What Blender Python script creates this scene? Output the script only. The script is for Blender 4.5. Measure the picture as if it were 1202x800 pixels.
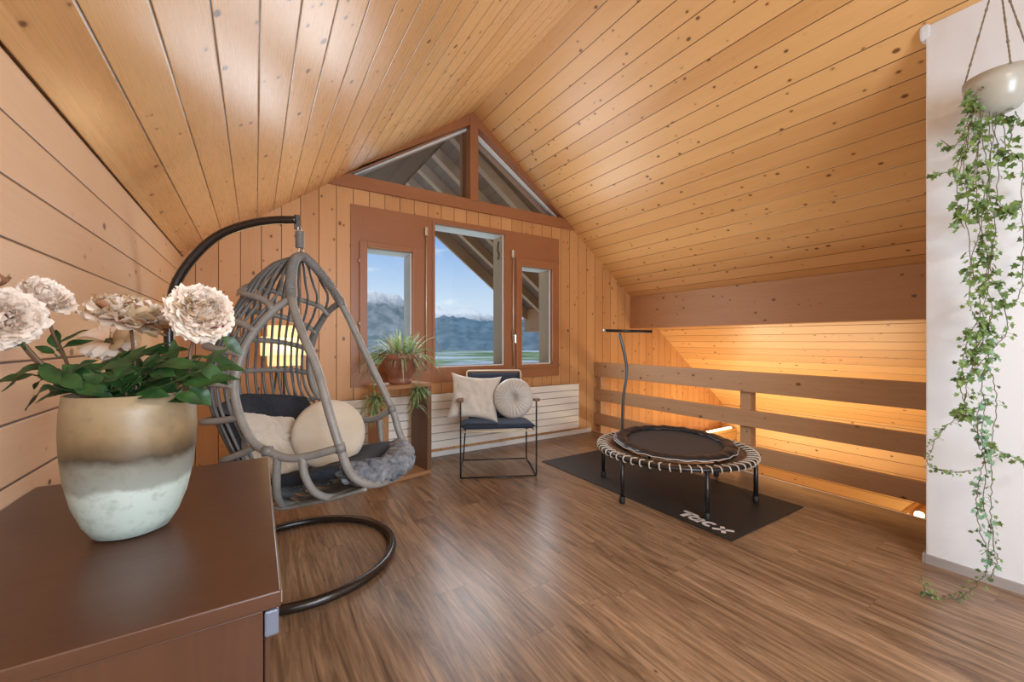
import bpy, math, random
from mathutils import Vector, Matrix, noise
random.seed(7)
R = math.radians
for o in list(bpy.data.objects): bpy.data.objects.remove(o)
S = bpy.context.scene
COL = S.collection

# ------------------------------------------------------------------ camera, world, lights, exposure
EYE = 1.25
cam = bpy.data.cameras.new('camera'); camo = bpy.data.objects.new('camera', cam); COL.objects.link(camo)
cam.sensor_width = 36; cam.lens = 36*475/1202; cam.clip_start = .02; cam.clip_end = 20000
camo.location = (0, 0, EYE); camo.rotation_euler = (R(90), 0, -math.atan(301/475))
S.camera = camo
S.view_settings.view_transform = 'Standard'; S.view_settings.look = 'None'
S.view_settings.gamma = 1; S.view_settings.use_curve_mapping = False
S.view_settings.exposure = 0.42
S.cycles.max_bounces = 10; S.cycles.transparent_max_bounces = 24
S.cycles.diffuse_bounces = 6; S.cycles.volume_bounces = 1
S.cycles.sample_clamp_indirect = 6

W = bpy.data.worlds.new('sky'); S.world = W; W.use_nodes = True
wn, wl = W.node_tree.nodes, W.node_tree.links
wn.clear()
def wnode(t, **k):
    n = wn.new(t)
    for a, b in k.items(): setattr(n, a, b)
    return n
tc = wnode('ShaderNodeTexCoord'); sep = wnode('ShaderNodeSeparateXYZ'); wl.new(tc.outputs['Generated'], sep.inputs[0])
rmp = wnode('ShaderNodeValToRGB'); wl.new(sep.outputs['Z'], rmp.inputs[0])
cr = rmp.color_ramp
cr.elements[0].position = 0.0; cr.elements[0].color = (.74, .84, .95, 1)
cr.elements[1].position = 1.0; cr.elements[1].color = (.10, .24, .62, 1)
e = cr.elements.new(.09); e.color = (.62, .77, .94, 1)
e = cr.elements.new(.24); e.color = (.24, .45, .84, 1)
mp = wnode('ShaderNodeMapping'); mp.inputs['Scale'].default_value = (5, 5, 16); mp.inputs['Location'].default_value = (3.1, .7, 2.2)
wl.new(tc.outputs['Generated'], mp.inputs[0])
nz = wnode('ShaderNodeTexNoise'); nz.inputs['Scale'].default_value = 1.0; nz.inputs['Detail'].default_value = 9; nz.inputs['Roughness'].default_value = .55
wl.new(mp.outputs[0], nz.inputs['Vector'])
cr2 = wnode('ShaderNodeValToRGB'); wl.new(nz.outputs['Fac'], cr2.inputs[0])
cr2.color_ramp.elements[0].position = .56; cr2.color_ramp.elements[0].color = (0, 0, 0, 1)
cr2.color_ramp.elements[1].position = .70; cr2.color_ramp.elements[1].color = (.85, .85, .85, 1)
mx = wnode('ShaderNodeMixRGB'); wl.new(cr2.outputs[0], mx.inputs[0]); wl.new(rmp.outputs[0], mx.inputs[1]); mx.inputs[2].default_value = (.95, .96, .97, 1)
bg = wnode('ShaderNodeBackground'); wl.new(mx.outputs[0], bg.inputs[0]); bg.inputs['Strength'].default_value = .80
wo = wnode('ShaderNodeOutputWorld'); wl.new(bg.outputs[0], wo.inputs[0])

def lamp(name, kind, loc, rot, energy, color, **k):
    l = bpy.data.lights.new(name, kind); l.energy = energy; l.color = color
    for a, b in k.items(): setattr(l, a, b)
    o = bpy.data.objects.new(name, l); COL.objects.link(o); o.location = loc; o.rotation_euler = rot
    return o
sun = lamp('sun', 'SUN', (0, -20, 40), (R(48), 0, R(-25)), 2.2, (1, .95, .87), angle=R(.6))
# added area lamps: rear window daylight and an unseen ceiling fill; then stair lamps
lamp('rear_window_light', 'AREA', (.9, -2.1, 1.55), (R(90), 0, 0), 100, (.80, .90, 1), shape='RECTANGLE', size=1.6, size_y=1.4)
lamp('ceiling_fill_light', 'AREA', (1.3, -.9, 2.75), (0, 0, 0), 34, (1, .96, .90), shape='DISK', size=.5)
for x_, z_, w_, h_ in ((1.15, 1.6, .42, 1.1), (2.07, 1.74, .85, 1.5), (2.98, 1.57, .42, 1.15)):   # unseen area lamps added inside the glass to strengthen the gable daylight
    lamp('gable_daylight_fill', 'AREA', (x_, 4.11, z_), (R(-90), 0, 0), 15*w_*h_, (.88, .94, 1), shape='RECTANGLE', size=w_, size_y=h_)
lamp('stair_light_upper', 'AREA', (5.9, 3.0, -.7), (R(180), 0, 0), 44, (1, .79, .48), shape='RECTANGLE', size=.8, size_y=2.6)
lamp('stair_light_lower', 'POINT', (6.6, 1.3, -.9), (0, 0, 0), 20, (1, .78, .46), shadow_soft_size=.15)
lamp('stair_light_gable', 'POINT', (5.6, 3.6, -.7), (0, 0, 0), 24, (1, .79, .48), shadow_soft_size=.15)

# ------------------------------------------------------------------ material helpers
def mat(name, col=(.5,.5,.5), rough=.5, metal=0, **k):
    m = bpy.data.materials.new(name); m.use_nodes = True
    b = m.node_tree.nodes['Principled BSDF']
    b.inputs['Base Color'].default_value = (*col, 1); b.inputs['Roughness'].default_value = rough; b.inputs['Metallic'].default_value = metal
    for a, v in k.items(): b.inputs[a.replace('_', ' ')].default_value = v
    return m
class NT:
    def __init__(s, m): s.m = m; s.n = m.node_tree.nodes; s.l = m.node_tree.links; s.b = s.n['Principled BSDF']
    def math(s, op, a, b=None, c=None):
        n = s.n.new('ShaderNodeMath'); n.operation = op
        for i, v in enumerate((a, b, c)):
            if v is None: continue
            if isinstance(v, (int, float)): n.inputs[i].default_value = v
            else: s.l.new(v, n.inputs[i])
        return n.outputs[0]
    def comb(s, x, y, z=0):
        n = s.n.new('ShaderNodeCombineXYZ')
        for i, v in enumerate((x, y, z)):
            if isinstance(v, (int, float)): n.inputs[i].default_value = v
            else: s.l.new(v, n.inputs[i])
        return n.outputs[0]
    def uv(s, gen=False):
        t = s.n.new('ShaderNodeTexCoord'); q = s.n.new('ShaderNodeSeparateXYZ'); s.l.new(t.outputs['Object' if gen else 'UV'], q.inputs[0])
        return q.outputs
    def noise(s, vec, scale=1, detail=4, rough=.55, dist=0):
        n = s.n.new('ShaderNodeTexNoise'); n.inputs['Scale'].default_value = scale; n.inputs['Detail'].default_value = detail
        n.inputs['Roughness'].default_value = rough; n.inputs['Distortion'].default_value = dist
        if vec is not None: s.l.new(vec, n.inputs['Vector'])
        return n.outputs['Fac']
    def white(s, vec):
        n = s.n.new('ShaderNodeTexWhiteNoise'); n.noise_dimensions = '3D'; s.l.new(vec, n.inputs['Vector']); return n.outputs['Value']
    def voro(s, vec, scale=1):
        n = s.n.new('ShaderNodeTexVoronoi'); n.inputs['Scale'].default_value = scale; s.l.new(vec, n.inputs['Vector']); return n
    def ramp(s, f, *stops):
        n = s.n.new('ShaderNodeValToRGB'); s.l.new(f, n.inputs[0]); c = n.color_ramp
        c.elements[0].position, c.elements[1].position = stops[0][0], stops[-1][0]
        c.elements[0].color = (*stops[0][1], 1); c.elements[1].color = (*stops[-1][1], 1)
        for p, q in stops[1:-1]: c.elements.new(p).color = (*q, 1)
        return n.outputs[0]
    def mix(s, f, a, b, mode='MIX'):
        n = s.n.new('ShaderNodeMixRGB'); n.blend_type = mode
        for i, v in enumerate((f, a, b)):
            if isinstance(v, (int, float)): n.inputs[i].default_value = v
            elif isinstance(v, tuple): n.inputs[i].default_value = (*v, 1)
            else: s.l.new(v, n.inputs[i])
        return n.outputs[0]
    def bump(s, h, strength=.3, dist=.01):
        n = s.n.new('ShaderNodeBump'); n.inputs['Strength'].default_value = strength; n.inputs['Distance'].default_value = dist
        s.l.new(h, n.inputs['Height']); s.l.new(n.outputs[0], s.b.inputs['Normal'])
    def col(s, c): s.l.new(c, s.b.inputs['Base Color'])

def boards(name, c1, c2, bw=None, phase=0, rough=.3, knots=1.0, groove=(.07,.028,.010), grain=.35, gw=.0030, length=None, knotcol=(.12,.045,.015), coat=0, rustic=False):
    """wood that runs along U with boards side by side along V (metres)"""
    m = mat(name, c1, rough); t = NT(m); u = t.uv()
    U, V = u[0], u[1]
    if bw:
        q = t.math('DIVIDE', t.math('SUBTRACT', V, phase), bw); idx = t.math('FLOOR', q); fr = t.math('FRACT', q)
    else: idx = t.math('MULTIPLY', V, 0); fr = None
    seam = None
    if length:
        sh = t.math('MULTIPLY', t.white(t.comb(idx, 3.3)), length)
        qu = t.math('DIVIDE', t.math('ADD', U, sh), length); idu = t.math('FLOOR', qu); fru = t.math('FRACT', qu)
        idx = t.math('ADD', idx, t.math('MULTIPLY', idu, 13.7))
        seam = t.math('LESS_THAN', fru, .0015)
    rnd = t.white(t.comb(idx, 1.7))
    off = t.math('MULTIPLY', rnd, 31.0)
    big = t.noise(t.comb(t.math('ADD', t.math('MULTIPLY', U, 1.1), off), t.math('MULTIPLY', V, 9), off), 1, 3)
    # distorted growth rings
    warp = t.noise(t.comb(t.math('ADD', t.math('MULTIPLY', U, 1.6), off), t.math('MULTIPLY', V, 14), off), 1, 3)
    ring = t.math('SINE', t.math('MULTIPLY', t.math('ADD', t.math('MULTIPLY', V, 26), t.math('MULTIPLY', warp, 3.4)), 9.0))
    ring = t.math('MULTIPLY_ADD', ring, .5, .5)
    fine = t.noise(t.comb(t.math('ADD', t.math('MULTIPLY', U, 5), off), t.math('MULTIPLY', V, 260), off), 1, 3, .6)
    f = t.math('ADD', t.math('MULTIPLY', rnd, .38), t.math('MULTIPLY', big, .42))
    f = t.math('ADD', f, t.math('MULTIPLY', ring, grain*.45))
    f = t.math('ADD', f, t.math('MULTIPLY', fine, grain*.7))
    if rustic:
        st1 = t.noise(t.comb(t.math('ADD', t.math('MULTIPLY', U, 1.3), off), t.math('MULTIPLY', V, 13), off), 1, 7, .68, 1.6)
        st2 = t.noise(t.comb(t.math('ADD', t.math('MULTIPLY', U, 3.5), off), t.math('MULTIPLY', V, 90), off), 1, 4, .7, .6)
        f = t.math('ADD', t.math('ADD', t.math('MULTIPLY', st1, 1.05), t.math('MULTIPLY', st2, .28)), t.math('MULTIPLY', t.math('SUBTRACT', rnd, .5), .10))
        f = t.math('ADD', f, t.math('MULTIPLY', t.math('SUBTRACT', ring, .5), .07))
        c = t.ramp(f, (.48, c1), (.66, tuple((a+b_)/2 for a, b_ in zip(c1, c2))), (.86, c2))
    else: c = t.ramp(f, (.30, c1), (.95, c2))
    k = None
    if knots:
        vk = t.voro(t.comb(t.math('ADD', t.math('MULTIPLY', U, 10.0), off), t.math('MULTIPLY', V, 14.0), off), 1)
        sel = t.n.new('ShaderNodeSeparateXYZ'); t.l.new(vk.outputs['Color'], sel.inputs[0])
        size = t.math('MULTIPLY', t.math('MAXIMUM', t.math('SUBTRACT', sel.outputs[0], 1-.86*knots), 0), .255)
        k = t.math('SUBTRACT', size, vk.outputs['Distance'])
        core = t.math('MINIMUM', t.math('MAXIMUM', t.math('MULTIPLY', k, 16), 0), 1)
        halo = t.math('MINIMUM', t.math('MAXIMUM', t.math('MULTIPLY', t.math('ADD', k, .10), 5), 0), 1)
        halo = t.math('MULTIPLY', halo, t.math('GREATER_THAN', size, .001))
        c = t.mix(t.math('MULTIPLY', halo, .35), c, (c2[0]*.7, c2[1]*.55, c2[2]*.4))
        c = t.mix(t.math('MULTIPLY', core, .85), c, knotcol)
    if bw:
        ed = t.math('MINIMUM', fr, t.math('SUBTRACT', 1, fr))
        g = t.math('LESS_THAN', ed, gw/bw)
        if seam is not None: g = t.math('MAXIMUM', g, seam)
        c = t.mix(t.math('MULTIPLY', g, .92), c, groove)
        h = t.math('MINIMUM', t.math('MULTIPLY', ed, bw/.006), 1)
        t.bump(h, .12 if rustic else .5, .0012 if rustic else .003)
    else:
        t.bump(fine, .06, .001)
    t.col(c)
    rr = t.math('MULTIPLY_ADD', fine, .12, rough-.05); t.l.new(rr, t.b.inputs['Roughness'])
    if coat: t.b.inputs['Coat Weight'].default_value = coat; t.b.inputs['Coat Roughness'].default_value = .2
    return m

PINE1, PINE2 = (.68, .385, .175), (.50, .235, .085)
BW = .152
M = {}
M['ceil_r'] = boards('pine ceiling boards', (.72,.42,.175), (.53,.26,.088), BW, .134, .34, grain=.12)
M['ceil_l'] = boards('pine ceiling boards left', (.74,.45,.205), (.56,.29,.105), BW, 0, .27, grain=.12)
M['gable']  = boards('pine wall boards', (.64,.34,.14), (.46,.21,.073), BW, -.413, .42, knots=1.0, grain=.12)
M['wall_l'] = boards('pine side wall boards', (.74,.50,.31), (.59,.355,.19), .146, 1.637, .40, knots=.9, grain=.12)
M['lower']  = boards('pine stair boards', (.74,.47,.20), (.62,.35,.13), BW, .134, .42, grain=.12)
M['beam']   = boards('spruce beam', (.46,.235,.105), (.31,.145,.06), None, 0, .5, knots=1.0, grain=.2)
M['rail']   = boards('planed rail wood', (.50,.295,.155), (.31,.165,.08), None, 0, .45, knots=1.0, grain=.22)
M['crate']  = boards('crate wood', (.42,.22,.10), (.26,.115,.045), None, 0, .55, knots=.4)
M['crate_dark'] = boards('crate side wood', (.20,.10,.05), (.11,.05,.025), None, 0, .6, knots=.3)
M['frame']  = boards('stained window wood', (.36,.15,.065), (.27,.10,.04), None, 0, .38, knots=0, grain=.2)
M['reveal'] = boards('weathered reveal wood', (.62,.47,.33), (.45,.32,.21), None, 0, .6, knots=.2)
M['rafter'] = boards('outdoor rafter wood', (.42,.29,.19), (.28,.18,.11), None, 0, .7, knots=.3)
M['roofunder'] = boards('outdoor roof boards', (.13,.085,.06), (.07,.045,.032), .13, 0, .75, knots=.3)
M['floor']  = boards('brown plank floor', (.33,.21,.125), (.10,.055,.030), .185, 0, .30, knots=.5, groove=(.10,.06,.035), grain=.45, gw=.0008, rustic=True, length=1.35, knotcol=(.05,.022,.01))
M['walnut'] = boards('dark walnut veneer', (.085,.036,.019), (.050,.020,.010), None, 0, .30, knots=0, grain=.25)
def plaster():
    m = mat('white plaster', (.69,.72,.76), .9); t = NT(m)
    n = t.noise(None, 60, 6, .7); t.bump(n, .35, .004)
    return m
M['plaster'] = plaster()
M['white'] = mat('white paint', (.80,.80,.78), .35)
M['whitesh'] = mat('grey white lacquer', (.80,.82,.82), .5)
M['radiator'] = mat('radiator enamel', (.80,.78,.72), .35)
M['slot'] = mat('radiator slot', (.08,.07,.06), .6)
M['greytrim'] = mat('grey skirting', (.33,.31,.30), .5)
M['black'] = mat('black powder coat', (.012,.012,.014), .32)
M['brownmetal'] = mat('dark bronze metal', (.022,.014,.011), .25)
M['rubber'] = mat('black rubber', (.010,.010,.010), .6)
M['steel'] = mat('brushed steel', (.62,.60,.57), .3, 1)
M['brass'] = mat('window fitting', (.55,.47,.38), .35, .8)
M['navy'] = mat('navy fabric', (.020,.030,.052), .85)
M['bluegrey'] = mat('blue grey drawer edge', (.12,.14,.19), .3)

def glass(name, tint=(1,1,1), refl=.08, rough=0.0):
    m = bpy.data.materials.new(name); m.use_nodes = True; n, l = m.node_tree.nodes, m.node_tree.links; n.clear()
    o = n.new('ShaderNodeOutputMaterial'); mi = n.new('ShaderNodeMixShader'); tr = n.new('ShaderNodeBsdfTransparent'); gl = n.new('ShaderNodeBsdfGlossy')
    tr.inputs[0].default_value = (*tint, 1); gl.inputs['Roughness'].default_value = rough
    fr = n.new('ShaderNodeFresnel'); fr.inputs['IOR'].default_value = 1.45
    l.new(fr.outputs[0], mi.inputs[0]); l.new(tr.outputs[0], mi.inputs[1]); l.new(gl.outputs[0], mi.inputs[2]); l.new(mi.outputs[0], o.inputs[0])
    return m
M['glass'] = glass('window glass', (.97,.985,.98))

def fabric(name, c1, c2, scale=260, rough=.9, bs=.3):
    m = mat(name, c1, rough); t = NT(m); tcn = t.n.new('ShaderNodeTexCoord')
    n1 = t.noise(tcn.outputs['Object'], scale, 3); n2 = t.noise(tcn.outputs['Object'], 6, 3)
    t.col(t.ramp(t.math('ADD', t.math('MULTIPLY', n1, .5), t.math('MULTIPLY', n2, .5)), (.35, c1), (.65, c2)))
    t.bump(n1, bs, .002); t.b.inputs['Sheen Weight'].default_value = .25 if c2[0] > .3 else .0
    return m
M['linen'] = fabric('beige linen', (.48,.42,.34), (.58,.52,.44))
M['linen_round'] = fabric('cream cotton', (.50,.42,.32), (.58,.50,.40))
M['grey_linen'] = fabric('pale grey linen', (.50,.47,.42), (.60,.57,.52))
M['satin'] = fabric('grey satin', (.42,.40,.37), (.50,.48,.45), rough=.5)
M['denim'] = fabric('dark blue cushion cloth', (.012,.016,.026), (.035,.042,.058), 90)
M['denim_worn'] = fabric('worn blue grey cushion cloth', (.03,.04,.06), (.26,.27,.29), 34, bs=.8)
M['seatnavy'] = fabric('navy seat cloth', (.014,.022,.042), (.022,.034,.060))

def wicker(name, c1, c2):
    m = mat(name, c1, .45); t = NT(m); tcn = t.n.new('ShaderNodeTexCoord')
    n1 = t.noise(tcn.outputs['Object'], 14, 4); n2 = t.noise(tcn.outputs['Object'], 120, 3)
    t.col(t.ramp(t.math('ADD', t.math('MULTIPLY', n1, .6), t.math('MULTIPLY', n2, .4)), (.35, c1), (.65, c2)))
    t.bump(n2, .2, .002); return m
M['cane'] = wicker('grey painted cane', (.19,.18,.165), (.27,.255,.235))
M['cane2'] = wicker('dark grey cane slat', (.085,.088,.09), (.15,.15,.145))
M['wrap'] = wicker('grey cane binding', (.14,.14,.13), (.22,.21,.20))
M['terracotta'] = wicker('terracotta', (.20,.075,.045), (.27,.115,.075))
M['soil'] = wicker('potting soil', (.03,.018,.01), (.06,.04,.025))

def leafmat(name, c1, c2, scale=20, trans=.25):
    m = mat(name, c1, .42); t = NT(m); tcn = t.n.new('ShaderNodeTexCoord')
    t.col(t.ramp(t.noise(tcn.outputs['Object'], scale, 2), (.35, c1), (.65, c2)))
    n, l = t.n, t.l
    tl = n.new('ShaderNodeBsdfTranslucent'); tl.inputs[0].default_value = (c2[0]*1.3, c2[1]*1.3, c2[2]*.8, 1)
    mi = n.new('ShaderNodeMixShader'); mi.inputs[0].default_value = trans
    l.new(t.b.outputs[0], mi.inputs[1]); l.new(tl.outputs[0], mi.inputs[2]); l.new(mi.outputs[0], n['Material Output'].inputs[0])
    return m
M['peonyleaf'] = leafmat('peony leaf', (.012,.040,.012), (.028,.085,.020), 30, .12)
M['ivyleaf'] = leafmat('ivy leaf', (.040,.095,.022), (.16,.24,.055), 26, .15)
M['ivyleaf_pale'] = leafmat('young ivy leaf', (.10,.22,.15), (.16,.30,.15), 26, .15)
M['spider'] = leafmat('spider plant leaf', (.06,.15,.045), (.32,.42,.22), 60, .2)
M['ivystem'] = mat('ivy stem', (.11,.075,.04), .7)
M['peonystem'] = mat('peony stem', (.10,.055,.03), .5)
def petal(name, c1, c2):
    m = mat(name, c1, .65); t = NT(m); u = t.uv()
    t.col(t.ramp(u[1], (.0, c2), (.68, c1)))
    n, l = t.n, t.l
    tl = n.new('ShaderNodeBsdfTranslucent'); tl.inputs[0].default_value = (*c1, 1)
    mi = n.new('ShaderNodeMixShader'); mi.inputs[0].default_value = .25
    l.new(t.b.outputs[0], mi.inputs[1]); l.new(tl.outputs[0], mi.inputs[2]); l.new(mi.outputs[0], n['Material Output'].inputs[0])
    return m
M['petal'] = petal('peony petal', (.86,.75,.65), (.80,.48,.30))
M['petal_wilt'] = petal('wilting petal', (.62,.47,.30), (.34,.19,.09))
M['petal_brown'] = petal('browned petal', (.38,.19,.10), (.18,.075,.04))
M['petal_red'] = petal('red fleck petal', (.30,.03,.04), (.16,.02,.02))

# ------------------------------------------------------------------ geometry helpers
class MB:
    def __init__(s): s.v = []; s.f = []; s.uv = []; s.mi = []
    def face(s, pts, uvs=None, mi=0):
        b = len(s.v); s.v += [tuple(p) for p in pts]; s.f.append(tuple(range(b, b+len(pts)))); s.uv.append(uvs or [(0,0)]*len(pts)); s.mi.append(mi)
    def prism(s, poly, axis, a0, a1, al='long', off=(0,0)):
        """extrude a polygon given in the two remaining axes along axis; uv: u along grain axis index al"""
        ax = 'xyz'.index(axis); oth = [i for i in range(3) if i != ax]
        def P(p, a):
            r = [0,0,0]; r[oth[0]], r[oth[1]] = p; r[ax] = a; return tuple(r)
        n = len(poly)
        def uvf(pts):
            # choose normal-free mapping: grain axis -> u ; the other spread axis -> v
            g = al
            d = [max(p[i] for p in pts)-min(p[i] for p in pts) for i in range(3)]
            rest = sorted([i for i in range(3) if i != g], key=lambda i: -d[i])
            return [(p[g]+off[0], p[rest[0]]+off[1]) for p in pts]
        for pts in ([P(p, a0) for p in poly], [P(p, a1) for p in reversed(poly)]): s.face(pts, uvf(pts))
        for i in range(n):
            p, q = poly[i], poly[(i+1) % n]
            pts = [P(p, a0), P(p, a1), P(q, a1), P(q, a0)]; s.face(pts, uvf(pts))
    def box(s, x0, x1, y0, y1, z0, z1, g=None, off=(0,0)):
        d = (x1-x0, y1-y0, z1-z0)
        if g is None: g = d.index(max(d))
        s.prism([(x0,z0),(x1,z0),(x1,z1),(x0,z1)], 'y', y0, y1, g, off)
    def obox(s, o, ax, ay, az, sx, sy, sz, off=(0,0)):
        """box from corner o along unit vectors; grain along the longest"""
        o, ax, ay, az = Vector(o), Vector(ax), Vector(ay), Vector(az)
        c = lambda i,j,k: o+ax*sx*i+ay*sy*j+az*sz*k
        L = (sx, sy, sz); g = L.index(max(L))
        quads = [[(0,0,0),(0,1,0),(1,1,0),(1,0,0)],[(0,0,1),(1,0,1),(1,1,1),(0,1,1)],[(0,0,0),(1,0,0),(1,0,1),(0,0,1)],[(0,1,0),(0,1,1),(1,1,1),(1,1,0)],[(0,0,0),(0,0,1),(0,1,1),(0,1,0)],[(1,0,0),(1,1,0),(1,1,1),(1,0,1)]]
        for q in quads:
            loc = [[a*b for a, b in zip(p, L)] for p in q]
            d = [max(p[i] for p in loc)-min(p[i] for p in loc) for i in range(3)]
            r = sorted([i for i in range(3) if i != g], key=lambda i: -d[i])[0]
            s.face([c(*p) for p in q], [(p[g]+off[0], p[r]+off[1]) for p in loc])
    def tube(s, pts, r, n=8, closed=False, caps=True):
        pts = [Vector(p) for p in pts]; m = len(pts)
        rr = r if isinstance(r, (list, tuple)) else [r]*m
        tang = []
        for i in range(m):
            a = pts[(i-1) % m] if (closed or i > 0) else pts[i]; b = pts[(i+1) % m] if (closed or i < m-1) else pts[i]
            tv = b-a; tang.append(tv.normalized() if tv.length > 1e-9 else Vector((0,0,1)))
        up = Vector((0,0,1)) if abs(tang[0].z) < .9 else Vector((1,0,0))
        nrm = (up - tang[0]*up.dot(tang[0])).normalized(); b0 = len(s.v)
        L = 0
        for i in range(m):
            nrm = (nrm - tang[i]*nrm.dot(tang[i]))
            nrm = nrm.normalized() if nrm.length > 1e-6 else tang[i].orthogonal().normalized()
            bi = tang[i].cross(nrm)
            for k in range(n):
                a = 2*math.pi*k/n; s.v.append(tuple(pts[i]+nrm*math.cos(a)*rr[i]+bi*math.sin(a)*rr[i]))
        cnt = m if closed else m-1
        for i in range(cnt):
            for k in range(n):
                j = (i+1) % m; k2 = (k+1) % n
                s.f.append((b0+i*n+k, b0+i*n+k2, b0+j*n+k2, b0+j*n+k)); s.mi.append(0)
                s.uv.append([(i*.02, k*.01), (i*.02, (k+1)*.01), ((i+1)*.02, (k+1)*.01), ((i+1)*.02, k*.01)])
        if caps and not closed:
            s.f.append(tuple(b0+k for k in reversed(range(n)))); s.uv.append([(0,0)]*n); s.mi.append(0)
            s.f.append(tuple(b0+(m-1)*n+k for k in range(n))); s.uv.append([(0,0)]*n); s.mi.append(0)
    def lathe(s, prof, c=(0,0,0), n=40, cap0=False, cap1=False):
        b0 = len(s.v); m = len(prof)
        for r, z in prof:
            for k in range(n):
                a = 2*math.pi*k/n; s.v.append((c[0]+r*math.cos(a), c[1]+r*math.sin(a), c[2]+z))
        for i in range(m-1):
            for k in range(n):
                k2 = (k+1) % n; s.f.append((b0+i*n+k, b0+i*n+k2, b0+(i+1)*n+k2, b0+(i+1)*n+k)); s.mi.append(0)
                s.uv.append([(k/n, prof[i][1]), ((k+1)/n, prof[i][1]), ((k+1)/n, prof[i+1][1]), (k/n, prof[i+1][1])])
        if cap0: s.f.append(tuple(b0+k for k in reversed(range(n)))); s.uv.append([(0,0)]*n); s.mi.append(0)
        if cap1: s.f.append(tuple(b0+(m-1)*n+k for k in range(n))); s.uv.append([(0,0)]*n); s.mi.append(0)
    def grid(s, fn, nu, nv, cu=False, flip=False, mi=0):
        b0 = len(s.v)
        for j in range(nv+1):
            for i in range(nu if cu else nu+1): s.v.append(tuple(fn(i/nu, j/nv)))
        w = nu if cu else nu+1
        for j in range(nv):
            for i in range(nu):
                i2 = (i+1) % nu if cu else i+1
                q = (b0+j*w+i, b0+j*w+i2, b0+(j+1)*w+i2, b0+(j+1)*w+i)
                uv = [(i/nu, j/nv), ((i+1)/nu, j/nv), ((i+1)/nu, (j+1)/nv), (i/nu, (j+1)/nv)]
                s.f.append(q[::-1] if flip else q); s.uv.append(uv[::-1] if flip else uv); s.mi.append(mi)
    def build(s, name, m, parent=None, smooth=False, bevel=0, weld=False):
        me = bpy.data.meshes.new(name); me.from_pydata(s.v, [], s.f)
        ul = me.uv_layers.new(name='UVMap'); flat = [c for f in s.uv for p in f for c in p]
        ul.data.foreach_set('uv', flat)
        ms = m if isinstance(m, (list, tuple)) else [m]
        for x in ms: me.materials.append(x)
        me.polygons.foreach_set('material_index', s.mi)
        if smooth: me.polygons.foreach_set('use_smooth', [True]*len(me.polygons))
        me.update()
        import bmesh
        bm = bmesh.new(); bm.from_mesh(me)
        bmesh.ops.remove_doubles(bm, verts=bm.verts, dist=1e-5)
        bmesh.ops.recalc_face_normals(bm, faces=bm.faces)
        bm.to_mesh(me); bm.free()
        o = bpy.data.objects.new(name, me); COL.objects.link(o)
        if parent is not None: o.parent = parent; o.matrix_parent_inverse = parent_world(parent).inverted()
        if bevel:
            b = o.modifiers.new('bevel', 'BEVEL'); b.width = bevel; b.segments = 2; b.limit_method = 'ANGLE'
        return o
def parent_world(p):
    mtx = Matrix.Translation(p.location)
    return mtx if p.parent is None else Matrix.Identity(4)
def empty(name, loc, label=None, cat=None, group=None, kind=None):
    o = bpy.data.objects.new(name, None); COL.objects.link(o); o.location = loc; o.empty_display_size = .1
    return tag(o, label, cat, group, kind)
def tag(o, label=None, cat=None, group=None, kind=None):
    if label: o['label'] = label
    if cat: o['category'] = cat
    if group: o['group'] = group
    if kind: o['kind'] = kind
    return o
def spline(pts, n=8, closed=False):
    pts = [Vector(p) for p in pts]; out = []; m = len(pts)
    for i in range(m if closed else m-1):
        if closed: p0, p1, p2, p3 = pts[(i-1) % m], pts[i], pts[(i+1) % m], pts[(i+2) % m]
        else: p0, p1, p2, p3 = pts[max(i-1,0)], pts[i], pts[i+1], pts[min(i+2,m-1)]
        for k in range(n):
            t = k/n
            out.append(.5*((2*p1)+(-p0+p2)*t+(2*p0-5*p1+4*p2-p3)*t*t+(-p0+3*p1-3*p2+p3)*t**3))
    if not closed: out.append(pts[-1])
    return out

# ------------------------------------------------------------------ room shell
GY, GY2 = 4.15, 4.38          # gable wall inner and outer face
LX = -.495                    # left wall
RX, RZ, SL = 2.09, 3.85, .739 # ridge and slope
REAR = -2.3; FX = 3.965       # rear wall, floor edge
KX = 7.12                     # lower knee wall
def roof(x): return RZ-SL*abs(x-RX)
OUT = 7.0

b = MB(); b.box(LX-.1, FX, REAR, GY, -.28, 0, 1); fl = b.build('floor', M['floor']); tag(fl, 'brown wood plank floor', 'floor', kind='structure')
# thin pale edging strip along the open edge of the floor
b = MB(); b.box(FX, FX+.012, .7, GY, -.28, .002, 1); tag(b.build('trim_1', M['white']), 'pale edge strip along the open side of the floor', 'trim', kind='structure')

def slope_plane(name, x0, x1, y0, y1, m, th=.06):
    bb = MB(); k = math.hypot(1, SL)
    P = lambda x, y, d: (x, y, roof(x)+d)
    s = lambda x: abs(x-RX)*k
    pts = [P(x0,y0,0), P(x1,y0,0), P(x1,y1,0), P(x0,y1,0)]; uv = [(y0,s(x0)),(y0,s(x1)),(y1,s(x1)),(y1,s(x0))]
    bb.face(pts, uv)
    top = [P(x0,y1,th), P(x1,y1,th), P(x1,y0,th), P(x0,y0,th)]; bb.face(top, [uv[3],uv[2],uv[1],uv[0]])
    for (a, c) in (((x0,y0),(x1,y0)), ((x1,y0),(x1,y1)), ((x1,y1),(x0,y1)), ((x0,y1),(x0,y0))):
        bb.face([P(*a,0), P(*c,0), P(*c,th), P(*a,th)], [(0,0),(1,0),(1,.06),(0,.06)])
    return bb.build(name, m)
tag(slope_plane('ceiling_left', LX-.12, RX, REAR, GY2, M['ceil_l']), 'knotty pine ceiling slope on the left', 'ceiling', kind='structure')
tag(slope_plane('ceiling_right', RX, KX+.1, REAR, GY2, M['ceil_r']), 'knotty pine ceiling slope on the right', 'ceiling', kind='structure')
b = MB()
b.prism([(REAR,-.28),(GY,-.28),(GY,roof(LX)),(REAR,roof(LX))], 'x', LX-.1, LX, 1)
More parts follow.
